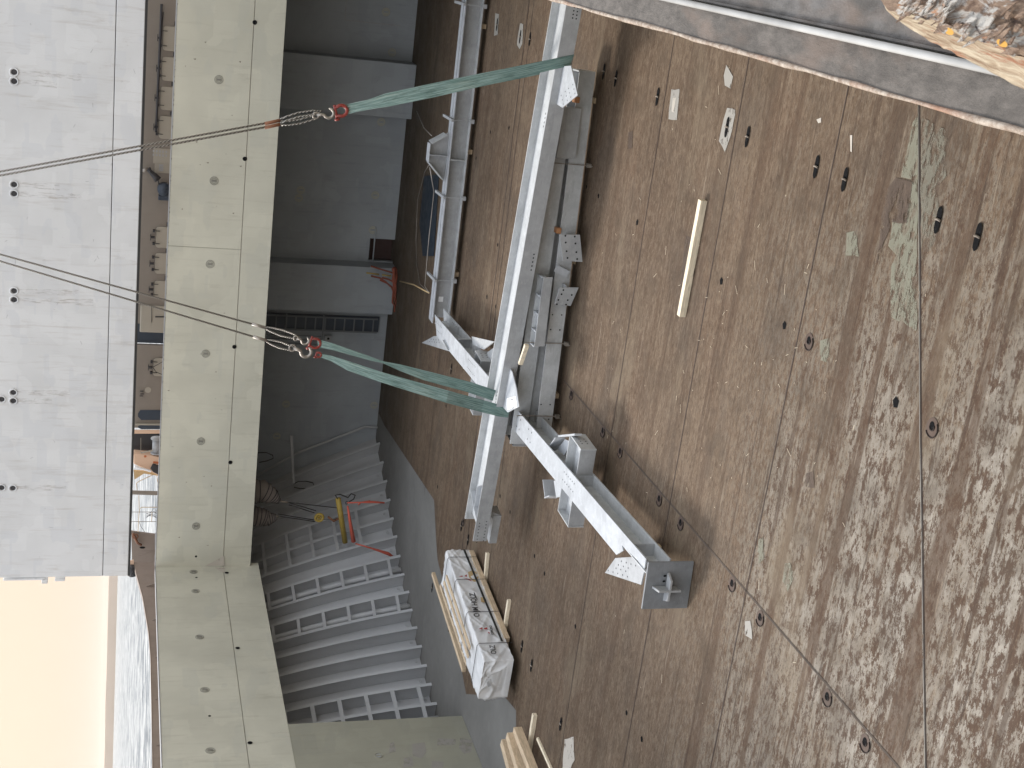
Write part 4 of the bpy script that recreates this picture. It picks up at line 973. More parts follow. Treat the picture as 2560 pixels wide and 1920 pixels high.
mb = MB(); mb.obox((c_+d_)/2, (dC,hC,UP), ((c_-d_).length/2,.22,.015)); mb.obox(((a+b)/2+(c_+d_)/2)/2, (dC,hC,UP), (.012,.25,.33)); mb.build('bracket_cap', M['steel_lt'], GC, bevel=.004)
for y in (8, 300, 494, 702):
    p = Cp(y, 0, 0)
    mb = MB(); mb.tube([p-hC*.06+UP*(HC+.1), p-hC*.06-UP*.02], .018, 6); mb.bar(p-hC*.2+UP*(HC+.07), p+hC*1.0+UP*(HC+.12), .09, .09); mb.obox(p-hC*.06-UP*.01, (dC,hC,UP), (.07,.07,.07)); mb.build('clamp_rod', M['steel_dk'], GC)
mb = MB(); p = Cp(755,.5,.35)-hC*.02; mb.obox(p, (dC,hC,UP), (.10,.003,.09)); mb.build('white_tag', M['label'], GC)
for y in (60, 380, 690):
    p = Cp(y,.5,-.22); mb = MB(); mb.box(p+V((-.08,-.08,.001)), p+V((.08,.28,.219)))
    tag(mb.build('dunnage_timber', M['wood']), 'pine block under the %s of the far girder by the bulkhead' % {60:'starboard end',380:'middle',690:'port end'}[y], 'timber')

# --- stack D: two more girders under A
def lying(name, label, pr, plft, z, h, wd, mat='steel', parts=True):
    a, b = Fz(*pr, z), Fz(*plft, z); d = (b-a).normalized(); hh = V((-d.y,d.x,0)); hh = hh if hh.y > 0 else -hh; L = (b-a).length; c = (a+b)/2
    g = thing(name, label, 'girder', a)
    mb = MB(); mb.obox(c+hh*.017+UP*h/2, (d,hh,UP), (L/2,.017,h/2)); fl = mb
    return g, a, b, d, hh, L, c, fl
g, a, b, d, hh, L, c, mb = lying('stacked_girder', 'lowest grey girder of the stack, with holed square brackets on its side', (1489,184), (1374,1105), .22, .45, .7)
def onD(x, y, off=0.0): r = ray(x, y); tt = ((a-hh*off)-EYE).dot(hh)/r.dot(hh); return EYE+r*tt
for x, y in [(1300+u/5.53,540+v/5.53) for u,v in ((449,1364),(577,1368),(424,1570),(551,1577))]+[(1200+u/5.53,820+v/5.53) for u,v in ((978,22),(1104,25),(845,1058),(970,1060),(950,1262))]: mb.disc(onD(x,y,.004), -hh, .022, n=8, mi=1)
mb.build('flange', [M['steel'], M['black']], g, bevel=.004)
mb = MB(); mb.obox(c+hh*.68+UP*.235, (d,hh,UP), (L/2,.017,.235)); mb.build('flange', M['steel'], g); mb = MB(); mb.obox(c+hh*.35+UP*.235, (d,hh,UP), (L/2-.01,.31,.012)); mb.build('web', M['steel_dk'], g)
mb = MB(); mb.prism([a-d*.002, a+hh*.7-d*.002, a+hh*.7+UP*.47-d*.002, a+UP*.47-d*.002], -d*.04)
mb.disc(a-d*.045+hh*.3+UP*.3, -d, .12, .05, UP, 12, 1); mb.build('end_plate', [M['steel'], M['black']], g, bevel=.006)
for y in (408, 858, 1040):
    p = onD(1400, y); p = V((p.x,p.y,0)); mb = MB(); mb.tube([p-hh*.04+UP*1.3, p-hh*.04+UP*.08], .014, 6); mb.obox(p-hh*.04+UP*.1, (d,hh,UP), (.05,.06,.06)); mb.tube([p-hh*.04+UP*.1, p-hh*.04-hh*.18+UP*.06], .012, 6); mb.build('clamp_rod', M['hook'], g)
def ebr(pts, off, hl):
    mb = MB(); P = [onD(x,y,off) for x,y in pts]; mb.prism(P, hh*.04)
    for x, y in hl: mb.disc(onD(x,y,off+.004), -hh, .026, .026, d, 8, 1)
    q = [P[0]+hh*.04, P[1]+hh*.04]; mid = (P[0]+P[1]+P[2]+P[3])/4
    mb.prism([mid+hh*.04+d*.3, mid+hh*(off+.3)+d*.3, mid+hh*(off+.3)-d*.3, mid+hh*.04-d*.3], UP*.03)
    mb.build('end_bracket', [M['steel_dk'], M['black']], g, bevel=.005)
ebr([(1398.6,586),(1450,587),(1456.4,655),(1406.7,652)], .5, [(1300+u/5.53,540+v/5.53) for u,v in ((627,274),(757,285),(632,367),(767,380),(644,487),(779,500),(657,580),(790,595))])
ebr([(1398.6,719),(1447,719),(1426.6,765),(1387,760.6)], .35, [(1300+u/5.53,540+v/5.53) for u,v in ((600,1024),(574,1082),(716,1092),(530,1160),(660,1163),(510,1220),(637,1225))])
mb = MB(); p = onD(1405,672,.02); mb.bar(onD(1389,670,.12), onD(1420,686,.12), .2, .03, (0,1,0)); mb.build('stiffener', M['steel_lt'], g)
D2a, D2d, D2h = a.copy(), d.copy(), hh.copy()
g, a, b, d, hh, L, c, mb = lying('stacked_girder', 'middle grey girder of the stack, directly beneath the hanging girder', (1429,292), (1313,1110), .74, .46, .7)
mb.build('flange', M['steel'], g, bevel=.004)
mb = MB(); mb.obox(c+hh*.68+UP*.23, (d,hh,UP), (L/2,.017,.23)); mb.build('flange', M['steel'], g); mb = MB(); mb.obox(c+hh*.35+UP*.23, (d,hh,UP), (L/2-.01,.31,.012)); mb.build('web', M['steel'], g)
# cover plate box in front at the starboard end
mb = MB(); P = [onD_ for onD_ in []]
def onP(x, y, off): r = ray(x, y); tt = ((D2a-D2h*off)-EYE).dot(D2h)/r.dot(D2h); return EYE+r*tt
P = [onP(1410,268,.16), onP(1454,271,.16), onP(1439,397,.16), onP(1390,396,.16)]; mb.prism(P, D2h*.14)
tag(mb.build('cover_box', M['steel_dk'], None, bevel=.008), 'plain grey steel box fixed across the starboard end of the girder stack', 'steel box')
# small channel with ribs
t = thing('ribbed_channel', 'short grey channel with cross ribs clamped on the girder stack', 'channel', onP(1350,780,.2))
P = [onP(1359,693,.28), onP(1382,693,.28), onP(1361,866,.28), onP(1336,866,.28)]; mb = MB(); mb.prism(P, D2h*.025); mb.build('channel_face', M['steel_dk'], t, bevel=.003)
zt_ = (P[0].z+P[3].z)/2; mb = MB(); a_, b_ = P[0].copy(), P[3].copy(); a_.z = b_.z = zt_-.12
mb.prism([a_+D2h*.026, b_+D2h*.026, b_+D2h*.42, a_+D2h*.42], (0,0,.015)); mb.prism([a_+D2h*.42, b_+D2h*.42, b_+D2h*.42+UP*.14, a_+D2h*.42+UP*.14], D2h*.02); mb.build('channel_tray', M['steel'], t)
mb = MB()
for k in (0,.27,.53,.78,1.0): q = a_.lerp(b_, k); mb.prism([q+D2h*.03+UP*.016, q+D2h*.42+UP*.016, q+D2h*.42+UP*.14, q+D2h*.03+UP*.14], V((b_-a_).normalized())*.035)
mb.build('rib', M['steel_lt'], t, sep=True)
# orange-brown spacer blocks in the gap and dunnage under the stack
for k, (x, y, lb) in enumerate(((1397,577,'small orange-brown wooden spacer in the gap between the two stacked girders, near the square bracket'), (1443,250,'orange-brown spacer block below the white holed gusset at the starboard end of the stack'))):
    p = onP(x, y, .06 if k == 0 else .1); mb = MB(); mb.obox(p+D2h*.1, (D2d,D2h,UP), (.075,.12,.065)); tag(mb.build('spacer_block', M['cardboard'] if 0 else paint('orange_wood_%d' % k, (.42,.20,.09), .7), None, bevel=.006), lb, 'block')
for y, lb in ((250,'starboard'),(660,'middle'),(1000,'port')):
    p = onP(1440, y, 0); mb = MB(); mb.obox(V((p.x,p.y,.11))+D2h*.50, (D2d,D2h,UP), (.07,.18,.109)); tag(mb.build('dunnage_timber', M['wood']), 'pine timber in the black gap under the %s part of the girder stack' % lb, 'timber')
# loose pine wedge on the stack beside the ribbed channel
mb = MB(); a_ = onP(1317,862,.45); b_ = onP(1301,910,.2); mb.bar(a_, b_, .1, .12, UP); o = mb.build('pine_offcut', M['woodpale'], bevel=.006)
tag(o, 'short pale pine block leaning on the hanging girder near its holed gusset', 'timber')

# ------------------------------------------------------------------ slings, shackles and wires
def ribbon(pairs, parent, name='webbing', mat=None):
    """pairs: (edge px, edge px, depth Y, depth Y)"""
    mb = MB(); L, Rr = [], []
    sub = []
    for i in range(len(pairs)-1):
        for k in range(6):
            f = k/6; p, q = pairs[i], pairs[i+1]
            sub.append([p[j]+(q[j]-p[j])*f for j in range(6)])
    sub.append(list(pairs[-1]))
    for p in sub: L.append(Fy(p[0],p[1],p[4])); Rr.append(Fy(p[2],p[3],p[5]))
    nrm = V((0,.010,0))
    for i in range(len(L)-1):
        mb.face([L[i],L[i+1],Rr[i+1],Rr[i]]); mb.face([L[i]+nrm,Rr[i]+nrm,Rr[i+1]+nrm,L[i+1]+nrm])
        mb.face([L[i],L[i]+nrm,L[i+1]+nrm,L[i+1]]); mb.face([Rr[i],Rr[i+1],Rr[i+1]+nrm,Rr[i]+nrm])
    o = mb.build(name, mat or M['web'], parent)
    me = o.data; uv = me.uv_layers.new(name='UVMap'); off = wloc(parent)
    import bisect
    cl = [((a+b)/2) for a, b in zip(L, Rr)]
    for p in me.polygons:
        for li in p.loop_indices:
            w = me.vertices[me.loops[li].vertex_index].co+off
            k = min(range(len(cl)), key=lambda i: abs(w.z-cl[i].z)); e = (Rr[k]-L[k])
            uv.data[li].uv = ((w-L[k]).dot(e)/max(e.length_squared,1e-6), -w.z)
    return o
YN = lambda x, y: onA(x, y, .03).y
s1 = thing('webbing_sling', 'wide worn green webbing sling at the starboard end of the hanging girder', 'sling', Fy(848,278,32.6))
ye = YN(1430,150)
def P6(x0,y0,x1,y1,Ya,Yb=None): return [x0,y0,x1,y1,Ya,Ya if Yb is None else Yb]
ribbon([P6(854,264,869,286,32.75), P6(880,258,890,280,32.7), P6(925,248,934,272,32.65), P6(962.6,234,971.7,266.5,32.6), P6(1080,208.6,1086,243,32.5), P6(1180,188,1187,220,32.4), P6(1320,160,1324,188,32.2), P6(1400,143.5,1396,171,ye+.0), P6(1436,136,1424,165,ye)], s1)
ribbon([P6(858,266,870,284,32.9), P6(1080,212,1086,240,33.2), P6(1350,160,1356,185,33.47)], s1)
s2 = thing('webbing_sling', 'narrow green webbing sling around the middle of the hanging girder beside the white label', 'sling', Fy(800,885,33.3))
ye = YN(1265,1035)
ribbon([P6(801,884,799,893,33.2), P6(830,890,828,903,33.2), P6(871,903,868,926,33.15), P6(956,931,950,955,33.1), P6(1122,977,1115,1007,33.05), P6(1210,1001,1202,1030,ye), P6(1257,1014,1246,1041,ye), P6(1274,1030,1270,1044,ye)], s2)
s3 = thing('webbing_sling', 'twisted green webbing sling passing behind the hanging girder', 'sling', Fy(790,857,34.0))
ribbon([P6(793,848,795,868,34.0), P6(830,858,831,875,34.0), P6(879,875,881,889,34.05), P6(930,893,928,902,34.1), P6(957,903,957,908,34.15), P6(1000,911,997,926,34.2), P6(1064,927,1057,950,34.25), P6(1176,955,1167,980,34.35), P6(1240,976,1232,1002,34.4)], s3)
def shackle(c, axis, R, r, parent):
    """bow with a pin; axis is the direction of pull"""
    ax = V(axis).normalized(); sd = ax.cross(V((0,1,0))).normalized()
    pts = [c+sd*R*math.cos(q)*.9-ax*R*math.sin(q)*1.05 for q in [math.pi*k/12 for k in range(13)]]
    pts = [pts[0]+ax*R*.9-sd*R*.25]+pts+[pts[-1]+ax*R*.9+sd*R*.25]
    mb = MB(); mb.tube(pts, r, 10); mb.build('shackle_bow', M['redpaint'], parent, True)
    mb = MB(); mb.cyl(c+ax*R*.85+sd*R*1.1, c+ax*R*.85-sd*R*1.1, r*.9, 10); mb.cyl(c+ax*R*.85+sd*R*1.15, c+ax*R*.85+sd*R*1.45, r*1.7, 10); mb.build('shackle_pin', M['redpaint'], parent, True)
def hook(c, axis, R, parent):
    ax = V(axis).normalized(); sd = ax.cross(V((0,1,0))).normalized()
    pts = [c+ax*R*2.4, c+ax*R*1.5]+[c+sd*R*math.sin(q)*1.0+ax*R*math.cos(q)*1.0 for q in [.2+k*.36 for k in range(13)]]
    mb = MB(); mb.tube(pts, [R*.35,R*.3]+[R*.3]*11+[R*.22,R*.12], 10); mb.ring(c+ax*R*2.7, (0,1,0), R*.6, R*.2, 14); mb.build('hook', M['hook'], parent, True)
hk = Fy(-463,516,33.2)
ax1 = (Fy(690,306,32.8)-Fy(850,277,32.7)).normalized()
shackle(Fy(852,277,32.7), -ax1*-1, .15, .042, s1); hook(Fy(822,283,32.7), ax1, .12, s1)
shackle(Fy(787,858,34.0), (hk-Fy(787,858,34.0)), .15, .036, s3); hook(Fy(763,852,33.9), hk-Fy(763,852,33.9), .10, s3)
shackle(Fy(796,887,33.2), (hk-Fy(796,887,33.2)), .07, .028, s2); hook(Fy(765,880,33.2), hk-Fy(765,880,33.2), .14, s2)
HK = [hk+V((0,0,.0)), hk+V((-.16,0,.02)), hk, hk+V((-.12,0,0))]
def wire(label, pts, Y, eye):
    t = thing('wire_rope', label, 'wire rope', Fy(*pts[-1], Y))
    mb = MB(); mb.tube([HK.pop(0)]+[Fy(*p, Y) for p in pts], .025, 8); mb.build('rope', M['wire'], t, True)
    f = V(Fy(*pts[-1],Y)); mb = MB(); e = V(Fy(*eye,Y)); m1 = f.lerp(e,.5); sd = (e-f).normalized().cross(V((0,1,0)))*.085
    mb.tube([f, f.lerp(e,.25)+sd*.7, m1+sd, f.lerp(e,.8)+sd*.7, e, f.lerp(e,.8)-sd*.7, m1-sd, f.lerp(e,.25)-sd*.7, f], .022, 6); mb.build('spliced_eye', M['wire'], t, True)
    mb = MB(); u = (e-f).normalized(); mb.cyl(f-u*.28, f+u*.1, .042, 10); mb.build('ferrule', M['rust'] if Y < 33 else M['hook'], t, True)
    return t
wire('upper of the two wire ropes holding the starboard sling', [(0,429),(690,303)], 32.78, (805,277))
wire('lower of the two wire ropes holding the starboard sling', [(0,439),(690,313)], 32.72, (808,287))
wire('thin wire rope ending at the upper red shackle of the port slings', [(0,636),(655,817)], 33.9, (755,847))
wire('thin wire rope ending at the lower galvanised hook of the port slings', [(0,653),(658,849)], 33.2, (745,876))

# ------------------------------------------------------------------ wrapped timber pack and loose timber
NRb, NLb, FRb = Fz(1295.6,1649,.12), Fz(1279,1745,.12), Fz(1183,1376,.12)
NRb.z = NLb.z = FRb.z = .12
def ztop(px, base): r = ray(*px); tt = math.hypot(base.x,base.y)/math.hypot(r.x,r.y); return H+r.z*tt
hN = ztop((1209.5,1641), NRb); hF = ztop((1115,1377), FRb)
wN = (NLb-NRb); FLb = FRb+wN*.95
ht = (hN+hF)/2
t = thing('timber_pack', 'white film-wrapped timber pack with torn holes and black lettering lying near the port wall', 'timber pack', NRb)
me_pts = []
NU, NS = 26, 20
def pk(u, s_):   # u along, s_ around: right side up, top, left side
    return None
mb = MB()
R0, R1 = NRb, FRb; 
def sect(u):
    b0 = R0.lerp(R1, u); w = wN*(1-.05*u); h = (hN-.12)*(1-u)+(hF-.12)*u
    return b0, w, h
rng = random.Random(5)
along = (R1-R0).normalized(); sN = wN.normalized(); NU = 110
def fold(p, nrm):
    """creases of loose film: broad sag, sharp ridges running from the bands and corners"""
    q = V((p.dot(along), p.dot(sN), p.z)); a = mnoise.noise(q*1.1)*.05+mnoise.noise(q*2.7+V((3,1,7)))*.02
    r1 = 1-abs(mnoise.noise(V((q.x*1.5+q.z*1.8, q.y*1.6, q.z*.9))))*5; r2 = 1-abs(mnoise.noise(V((q.x*1.2-q.z*2.4+9, q.y*2, q.z*.7+4))))*6
    r3 = 1-abs(mnoise.noise(V((q.x*3.4+q.z*3.8, q.y*3, q.z*1.5-2))))*6
    return nrm*(a+max(0,r1)**2*.045+max(0,r2)**2*.035+max(0,r3)**2*.018-.015)
rows = []
for i in range(NU+1):
    u = i/NU; b0, w, h = sect(u); row = []
    z0 = .14
    P_ = [(0, z0+(h-z0-.03)*k/22, -1, 0) for k in range(23)]+[(.012,h-.008,-.7,.7)]+[(.03+.94*k/24, h, 0, 1) for k in range(25)]+[(.988,h-.008,.7,.7)]+[(1, z0+(h-z0-.03)*k/14, 1, 0) for k in range(14,-1,-1)]
    for a_, zz, nx, nz in P_:
        p = b0+w*a_+V((0,0,zz)); nr = sN*nx+UP*nz*.5; d_ = fold(p, nr)
        for ub in (.13,.40,.70,.92): d_ *= 1-.75*math.exp(-((u-ub)/.012)**2)
        row.append(p+d_)
    rows.append(row)
for i in range(NU):
    for j in range(len(rows[0])-1):
        if True: mb.face([rows[i][j],rows[i+1][j],rows[i+1][j+1],rows[i][j+1]])
def cap(row, outd):
    cen = sum(row, V((0,0,0)))/len(row); lv = [row]
    for k in range(1, 16):
        f = 1-k/16; lv.append([(lambda q: q+fold(q, outd)*min(1,k/3)*1.3)(cen.lerp(p,f)) for p in row])
    for a_, b_ in zip(lv[:-1], lv[1:]):
        for j in range(len(row)): k = (j+1) % len(row); mb.face([a_[j],a_[k],b_[k],b_[j]])
    mb.face(lv[-1])
cap(rows[0], -along); cap(rows[-1], along)
wr = mb.build('wrap_film', M['wrap'], t, True)
bm = bmesh.new(); bm.from_mesh(wr.data); bmesh.ops.remove_doubles(bm, verts=bm.verts, dist=.0008); bmesh.ops.recalc_face_normals(bm, faces=bm.faces); bm.to_mesh(wr.data); bm.free()
mb = MB()       # uncovered bottom course
sN_ = wN.normalized(); w = wN
Lp = (R1-R0).length; b0 = R0-sN_*.05; mb.prism([b0+along*Lp*.17, b0+along*Lp*.99, b0+along*Lp*.99+w*.6, b0+along*Lp*.17+w*.6], (0,0,.17)); mb.build('bottom_course', M['wood'], t, bevel=.01)
mb = MB(); sN = wN.normalized()
mb.prism([R0-sN*.035+UP*.26+along*.9, R1-sN*.04+UP*.30, R1-sN*.04+UP*.37, R0-sN*.035+UP*.33+along*.9], -sN*.006); mb.build('black_edge_film', M['rubber'], t)
for u in (.13,.40,.70,.92):
    b0, w, h = sect(u); h = h+.02
    mb = MB(); mb.tube([b0-sN*.05-UP*.005, b0-sN*.055+UP*(h-.03), b0+sN*.03+UP*(h+.02), b0+w-sN*.03+UP*(h+.02), b0+w+sN*.05+UP*(h-.04), b0+w+sN*.05-UP*.005], .010, 5); mb.build('steel_band', M['dark'], t)
def text(body, size, o, xdir, ydir, mat, parent):
    cu = bpy.data.curves.new('print', 'FONT'); cu.body = body; cu.size = size; cu.offset = .004; cu.extrude = .001; cu.align_x = 'CENTER'; cu.align_y = 'CENTER'
    ob = bpy.data.objects.new('tmp', cu); scene.collection.objects.link(ob)
    dg = bpy.context.evaluated_depsgraph_get(); me = bpy.data.meshes.new_from_object(ob.evaluated_get(dg)); bpy.data.objects.remove(ob)
    xd, yd = V(xdir).normalized(), V(ydir).normalized(); zd = xd.cross(yd)
    me.transform(Matrix((xd,yd,zd)).transposed().to_4x4()); me.transform(Matrix.Translation(V(o)-wloc(parent)))
    me.materials.append(mat); o2 = bpy.data.objects.new('printed_lettering', me); scene.collection.objects.link(o2); o2.parent = parent; return o2
def onPk(x, y, off=.06):
    n_ = sN; r = ray(x, y); tt = ((R0-sN*off)-EYE).dot(n_)/r.dot(n_); return EYE+r*tt
cc = onPk(1187,1512,.075); dr = (onPk(1178,1470,.075)-onPk(1197,1560,.075)).normalized(); ur = UP
text('O JM HOLZ', .27, cc, dr, ur, M['ink'], t)
mb = MB(); mb.bar(onPk(1184,1478,.075), onPk(1193,1500,.075), .02, .002, -sN); mb.build('print_underline', M['ink'], t)
text('OLZ', .24, onPk(1233,1624,.085), dr, ur, M['ink'], t)
text('CONLINO', .11, onPk(1229,1575,.075), dr, ur, M['ink'], t)
text('KX', .2, onPk(1146,1398,.07), dr, ur, M['steel_dk'], t)
mb = MB()
for px in (((1196,1572),(1206,1568),(1206,1573)), ((1209,1571),(1218,1568),(1219,1573),(1212,1574)), ((1218,1579),(1223,1580),(1225,1585)), ((1146,1441),(1156,1439),(1157,1442)), ((1161,1440),(1167,1436),(1167,1442)), ((1160,1445),(1172,1447),(1181,1453),(1176,1452))):
    mb.face([onPk(x,y,.08) for x,y in px])
mb.build('red_print', M['redink'], t, sep=True)
mb = MB()
for px in (((1170,1430),(1180,1426),(1190,1430),(1196,1442),(1192,1455),(1184,1454),(1173,1444)), ((1201,1493),(1211,1493),(1212,1506),(1203,1505))): mb.face([onPk(x,y,.078) for x,y in px])
mb.build('torn_hole', M['cardboard'], t, sep=True)
mb = MB()
for px in (((1220,1700),(1216,1704),(1219,1716),(1227,1712)),): mb.face([Fy(x,y,NRb.y-.03)+V((0,-.05,0)) for x,y in px])
mb.build('end_print', M['steel_dk'], t)
# boards leaning along the port edge of the pack
for k, (a_, b_, z, w) in enumerate((((1083,1434),(1160,1676),.98,.15), ((1101,1464),(1167,1662),1.0,.13), ((1116,1441),(1175,1621),max(hN,hF)+.09,.14), ((1110,1455),(1171,1642),max(hN,hF)+.06,.13))):
    p, q = Fz(*a_, z), Fz(*b_, z); mb = MB(); mb.bar(p, q, w, .05 if k else .12)
    tag(mb.build('pine_board', M['wood'], bevel=.008), ['outermost pine board lying along the port edge of the white timber pack','second pine board from the port wall on the white timber pack','pine board lying against the lettered top edge of the white timber pack','thin pine board between the others on the port edge of the white pack'][k], 'board', 'boards along the white timber pack')
p, q = Fz(1100,1470,.5), Fz(1150,1650,.5)
mb = MB()
bs0, bs1 = Fz(1104,1478,.9), Fz(1156,1655,.9)
for k in range(5): mb.bar(V((bs0.x,bs0.y,.08+.17*k)), V((bs1.x,bs1.y,.08+.17*k)), .16, .16)
tag(mb.build('board_stack', M['wood'], bevel=.008), 'low stack of pine boards beside the white timber pack under the loose boards', 'boards')
def stick(name, label, a_, b_, w, h, mat='woodpale', z=0.0):
    p, q = Fz(*a_, z+h/2), Fz(*b_, z+h/2); mb = MB(); mb.bar(p, q, w, h); return tag(mb.build(name, M[mat], bevel=.008), label, 'timber')
stick('dunnage_timber', 'pine timber sticking out from under the far end of the white timber pack', (1219,1382), (1210,1490), .13, .115)
stick('dunnage_timber', 'pine timber sticking out from under the middle of the white timber pack', (1273,1500), (1258,1600), .13, .115)
stick('floor_timber', 'single pale square timber lying alone on the brown floor', (1757,500), (1703,790), .16, .15)
stick('dunnage_timber', 'pine timber on the floor under the near timber pile at the bottom edge', (1337,1786), (1322,1880), .15, .13)
stick('dunnage_timber', 'thin pine batten on the floor beside the near timber pile at the bottom edge', (1344,1846), (1388,1945), .09, .07)
t = thing('timber_pile', 'pile of thick sawn pine timbers at the bottom edge by the port wall', 'timber pile', Fz(1300,1890))
for k, (a_, b_, z, w) in enumerate((((1262,1854),(1290,1960),.52,.26), ((1276,1838),(1312,1960),.56,.26), ((1293,1824),(1346,1960),.40,.22), ((1272,1860),(1300,1960),.22,.3))):
    p, q = Fz(*a_, z), Fz(*b_, z); q = p+(q-p)*2.2; mb = MB(); mb.bar(p, q, w, .26); mb.build('pile_timber', M['wood'], t, bevel=.015)
mb = MB(); p, q = Fz(1285,1850,.2), Fz(1330,1960,.2); q = p+(q-p)*2; mb.bar(p+V((-.25,0,0)), q+V((-.25,0,0)), .8, .24); mb.build('pile_timber', M['wood'], t, bevel=.015)

# ------------------------------------------------------------------ gear hanging from the deck by the side shell, ropes
GY = 52.0
def G(x, y, dy=0): return Fy(x, y, GY+dy)
for k, (pts, rr) in enumerate(((((620,1228),(655,1228),(680,1240),(693,1250),(700,1253)), (.62,.52,.36,.18,.08)), (((630,1290),(655,1293),(668,1297),(684,1294),(692,1292)), (.5,.42,.34,.2,.12)))):
    t = thing('rope_bundle', ['larger striped bundle of slack rope hanging under the deck edge','smaller striped bundle of rope hanging below its larger neighbour'][k], 'rope bundle', G(*pts[-1]))
    P = []; RR = []
    for i in range(len(pts)-1):
        for f in (0,.2,.4,.6,.8):
            P.append(G(*pts[i]).lerp(G(*pts[i+1]), f)); RR.append((rr[i]+(rr[i+1]-rr[i])*f)*(1.0 if len(RR) % 2 else .86))
    P.append(G(*pts[-1])); RR.append(rr[-1])
    mb = MB(); mb.tube(P, RR, 18); mb.build('rope_coils', M['brownbag'], t, True)
    mb = MB()
    for i in range(-7, 8):
        pass
    for i in range(0, len(P)-1, 2): mb.ring(P[i], P[i+1]-P[i], RR[i]*1.0, .03, 20, 5)
    mb.build('rope_turn', M['dark'], t, True)
    mb = MB(); e0 = P[-1]; e1 = G(720,1256) if k == 0 else G(696,1290); mb.tube([P[-2], e1], .05, 8); mb.build('rope_tail', M['cream'], t, True)
t = thing('yellow_sheave', 'yellow round sheave block hanging on two black wires in front of the ribbed side shell', 'sheave', G(797,1294))
c = G(798,1294); mb = MB(); mb.ring(c, (0,-1,0), .17, .06, 18, 8); mb.ring(c+V((0,.02,0)), (0,-1,0), .06, .035, 10, 6)
for q in range(5): an = q*1.256; mb.bar(c, c+V((math.cos(an)*.17,0,math.sin(an)*.17)), .04, .05, (0,1,0))
mb.build('sheave_wheel', M['yellow'], t, True)
mb = MB()
for pts in (((720,1256),(790,1277)), ((722,1262),(786,1282)), ((695,1285),(785,1300)), ((695,1290),(787,1304)), ((722,1256),(845,1270)), ((805,1298),(845,1298))): mb.tube([G(*p) for p in pts], .022, 6)
mb.build('wire', M['dark'], t, True, sep=True)
mb = MB(); mb.tube([G(820,1292), G(835,1303), G(842,1298), G(850,1296)], .05, 6); mb.build('link', M['rust'], t, True)
t = thing('lifting_beam', 'dull yellow lifting bar with black rope loop hanging in front of the side shell', 'lifting bar', G(855,1300))
mb = MB(); mb.cyl(G(845,1246), G(863,1356), .12, 16); mb.build('bar_tube', M['yellow'], t, True)
mb = MB(); mb.tube([G(846,1250), G(838,1238), G(850,1236), G(870,1244), G(878,1234), G(888,1238), G(884,1248), G(872,1255)], .03, 6); mb.build('rope_loop', M['rubber'], t, True)
t = thing('orange_strap', 'orange ratchet straps hanging slack beside the dull yellow bar', 'strap', G(870,1257))
mb = MB(); mb.tube([G(868,1257,-1.2), G(896,1256,-1.2), G(930,1255,-1.2), G(961,1257,-1.2)], [.03,.035,.05,.04], 7); mb.tube([G(895,1262,-1.2), G(903,1256,-1.2), G(926,1252,-1.2)], .03, 6); mb.tube([G(869,1265,-1.2), G(876,1310,-1.2), G(884,1354,-1.2)], [.04,.07,.10], 8); mb.tube([G(889,1359,-1.2), G(930,1371,-1.2), G(970,1384,-1.2), G(986,1394,-1.2)], [.03,.04,.08,.04], 8); mb.build('strap_webbing', M['redorange'], t, True, sep=True)
mb = MB(); mb.ring(G(867,1257,-.3), (0,-1,0), .06, .02, 10); mb.tube([G(986,1394,-1.2), G(992,1404,.2)], .03, 6); mb.build('strap_hook', M['dark'], t, True)
t = thing('deck_light', 'grey light arm with a cable loop hanging under the dark deck edge', 'lamp arm', Fy(730,1150,BH-1.5))
mb = MB(); mb.bar(Fy(728,1090,BH-1.5), Fy(734,1208,BH-1.5), .12, .12); mb.build('arm_bar', M['shell'], t, bevel=.01)
mb = MB(); mb.tube([Fy(x,y,BH-1.5) for x,y in ((734,1210),(745,1204),(765,1203),(782,1207),(785,1214),(775,1222),(752,1222),(735,1218))], .025, 6); mb.tube([Fy(x,y,BH-1.5) for x,y in ((645,1132),(665,1131),(682,1138),(683,1146),(668,1152),(648,1156))], .025, 6); mb.build('cable_loop', M['rubber'], t, True, sep=True)
# orange rope heap at the foot of the port trunk
t = thing('orange_rope', 'tangled orange and red ropes piled at the foot of the port-side bulkhead trunk', 'rope', Fy(985,720,56.8))
mb = MB(); R_ = random.Random(3)
def B(x, y, Y=56.7): return Fy(x, y, Y)
for pts in (((927,665),(948,672),(968,678),(988,684)), ((928,690),(950,695),(965,705),(975,715),(985,722)), ((955,694),(970,698),(982,704),(990,712)), ((950,700),(968,708),(978,716),(986,735))): mb.tube([B(*p) for p in pts], .04, 6)
for k in range(9):
    x0 = R_.uniform(982,990); mb.tube([B(x0+R_.uniform(-3,3), 670+j*14+R_.uniform(-4,4), 56.5+R_.uniform(-.1,.2)) for j in range(R_.randint(5,10))], .045, 6)
mb.build('rope_strand', M['dullrope'], t, True, sep=True)
mb = MB(); mb.tube([B(916,682), B(948,686)], .035, 6); mb.tube([B(955,687), B(978,690)], .035, 6); mb.build('yellow_strand', M['yellow'], t, True)
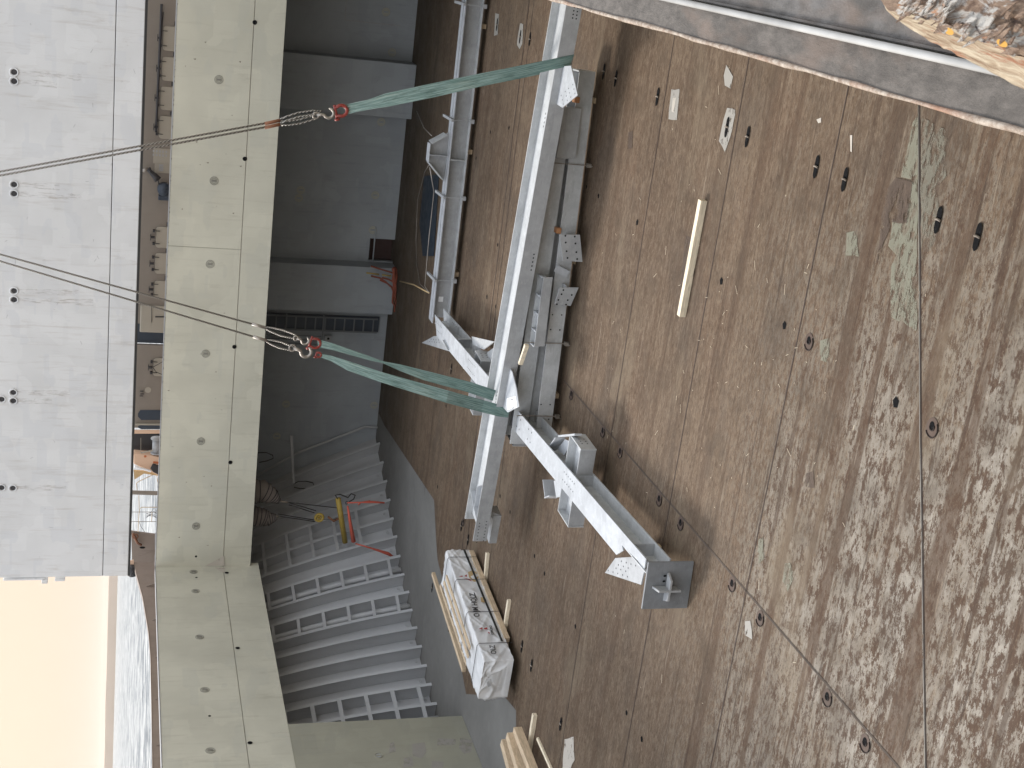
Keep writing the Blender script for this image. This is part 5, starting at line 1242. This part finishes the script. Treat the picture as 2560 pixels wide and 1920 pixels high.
# thin wires tied to girder C and lying towards the bulkhead
def thin(label, pts, r=.018, mat='hook'):
    mb = MB(); mb.tube(pts, r, 6); return tag(mb.build('tie_wire', M[mat], smooth=True), label, 'wire')
e1 = Cp(742,.6,HC+.15)
thin('thin pale tie wire running level from the far girder end to its raised bracket', [e1, Fy(1062,715,47.4), Fy(1072,600,47.3), Fy(1085,480,47.2), Cp(430,.9,HC+.55)])
thin('slack thin tie wire curving over the dark floor behind the far girder', [e1, Fz(1050,710,.1), Fz(1042,660,.02), Fz(1040,600,.02), Fz(1044,500,.02), Fz(1062,430,.2), Cp(425,.9,HC+.6)], .015)
thin('short tan rope from the girder end to the foot of the bulkhead trunk', [e1, Fz(1035,712,.3), Fz(1000,703,.3)], .03, 'cardboard')
thin('thin wire from the raised bracket up to the dark bulkhead foot', [Cp(350,.9,HC+.6), Fy(1060,320,50), Fy(1042,278,56)], .018)
mb = MB(); mb.prism([Fz(x,y,.02) for x,y in ((1062,440),(1098,436),(1085,640),(1058,640),(1050,560))], (0,0,.03)); tag(mb.build('tarpaulin', M['tarp'], bevel=.01), 'dark blue sheet lying on the floor behind the far girder', 'tarpaulin')

# ------------------------------------------------------------------ sea haze
nh = bpy.data.materials.new('sea_haze'); nh.use_nodes = True; tn = nh.node_tree
for x_ in list(tn.nodes):
    if x_.type == 'BSDF_PRINCIPLED': tn.nodes.remove(x_)
vp = tn.nodes.new('ShaderNodeVolumePrincipled'); vp.inputs['Color'].default_value = (.98,.93,.86,1); vp.inputs['Density'].default_value = 1.0e-4; vp.inputs['Anisotropy'].default_value = .3
tn.links.new(vp.outputs[0], [x_ for x_ in tn.nodes if x_.type == 'OUTPUT_MATERIAL'][0].inputs['Volume'])
mb = MB(); mb.box((-7300,-7300,-2), (7300,7300,70)); hz = struct(mb.build('haze', nh), 'stuff'); hz['label'] = 'thin warm haze over the water'

# ------------------------------------------------------------------ group phrases for the kinds that repeat
GP = {'webbing_sling': 'green webbing slings on the hanging girder', 'wire_rope': 'crane wire ropes above the slings', 'stacked_girder': 'girders stacked under the hanging girder',
      'dunnage_timber': 'pine dunnage timbers on the hold floor', 'dunnage_stack': 'block stacks under the diagonal girder', 'spacer_block': 'orange-brown spacer blocks in the girder stack',
      'rope_bundle': 'striped rope bundles under the deck edge', 'tie_wire': 'thin wires tied to the far girder', 'bulwark': 'bulwark plates along the port bow'}
for o in scene.objects:
    if o.parent is None and o.get('category') and not o.get('group'):
        g_ = GP.get(o.name.split('.')[0])
        if g_: o['group'] = g_
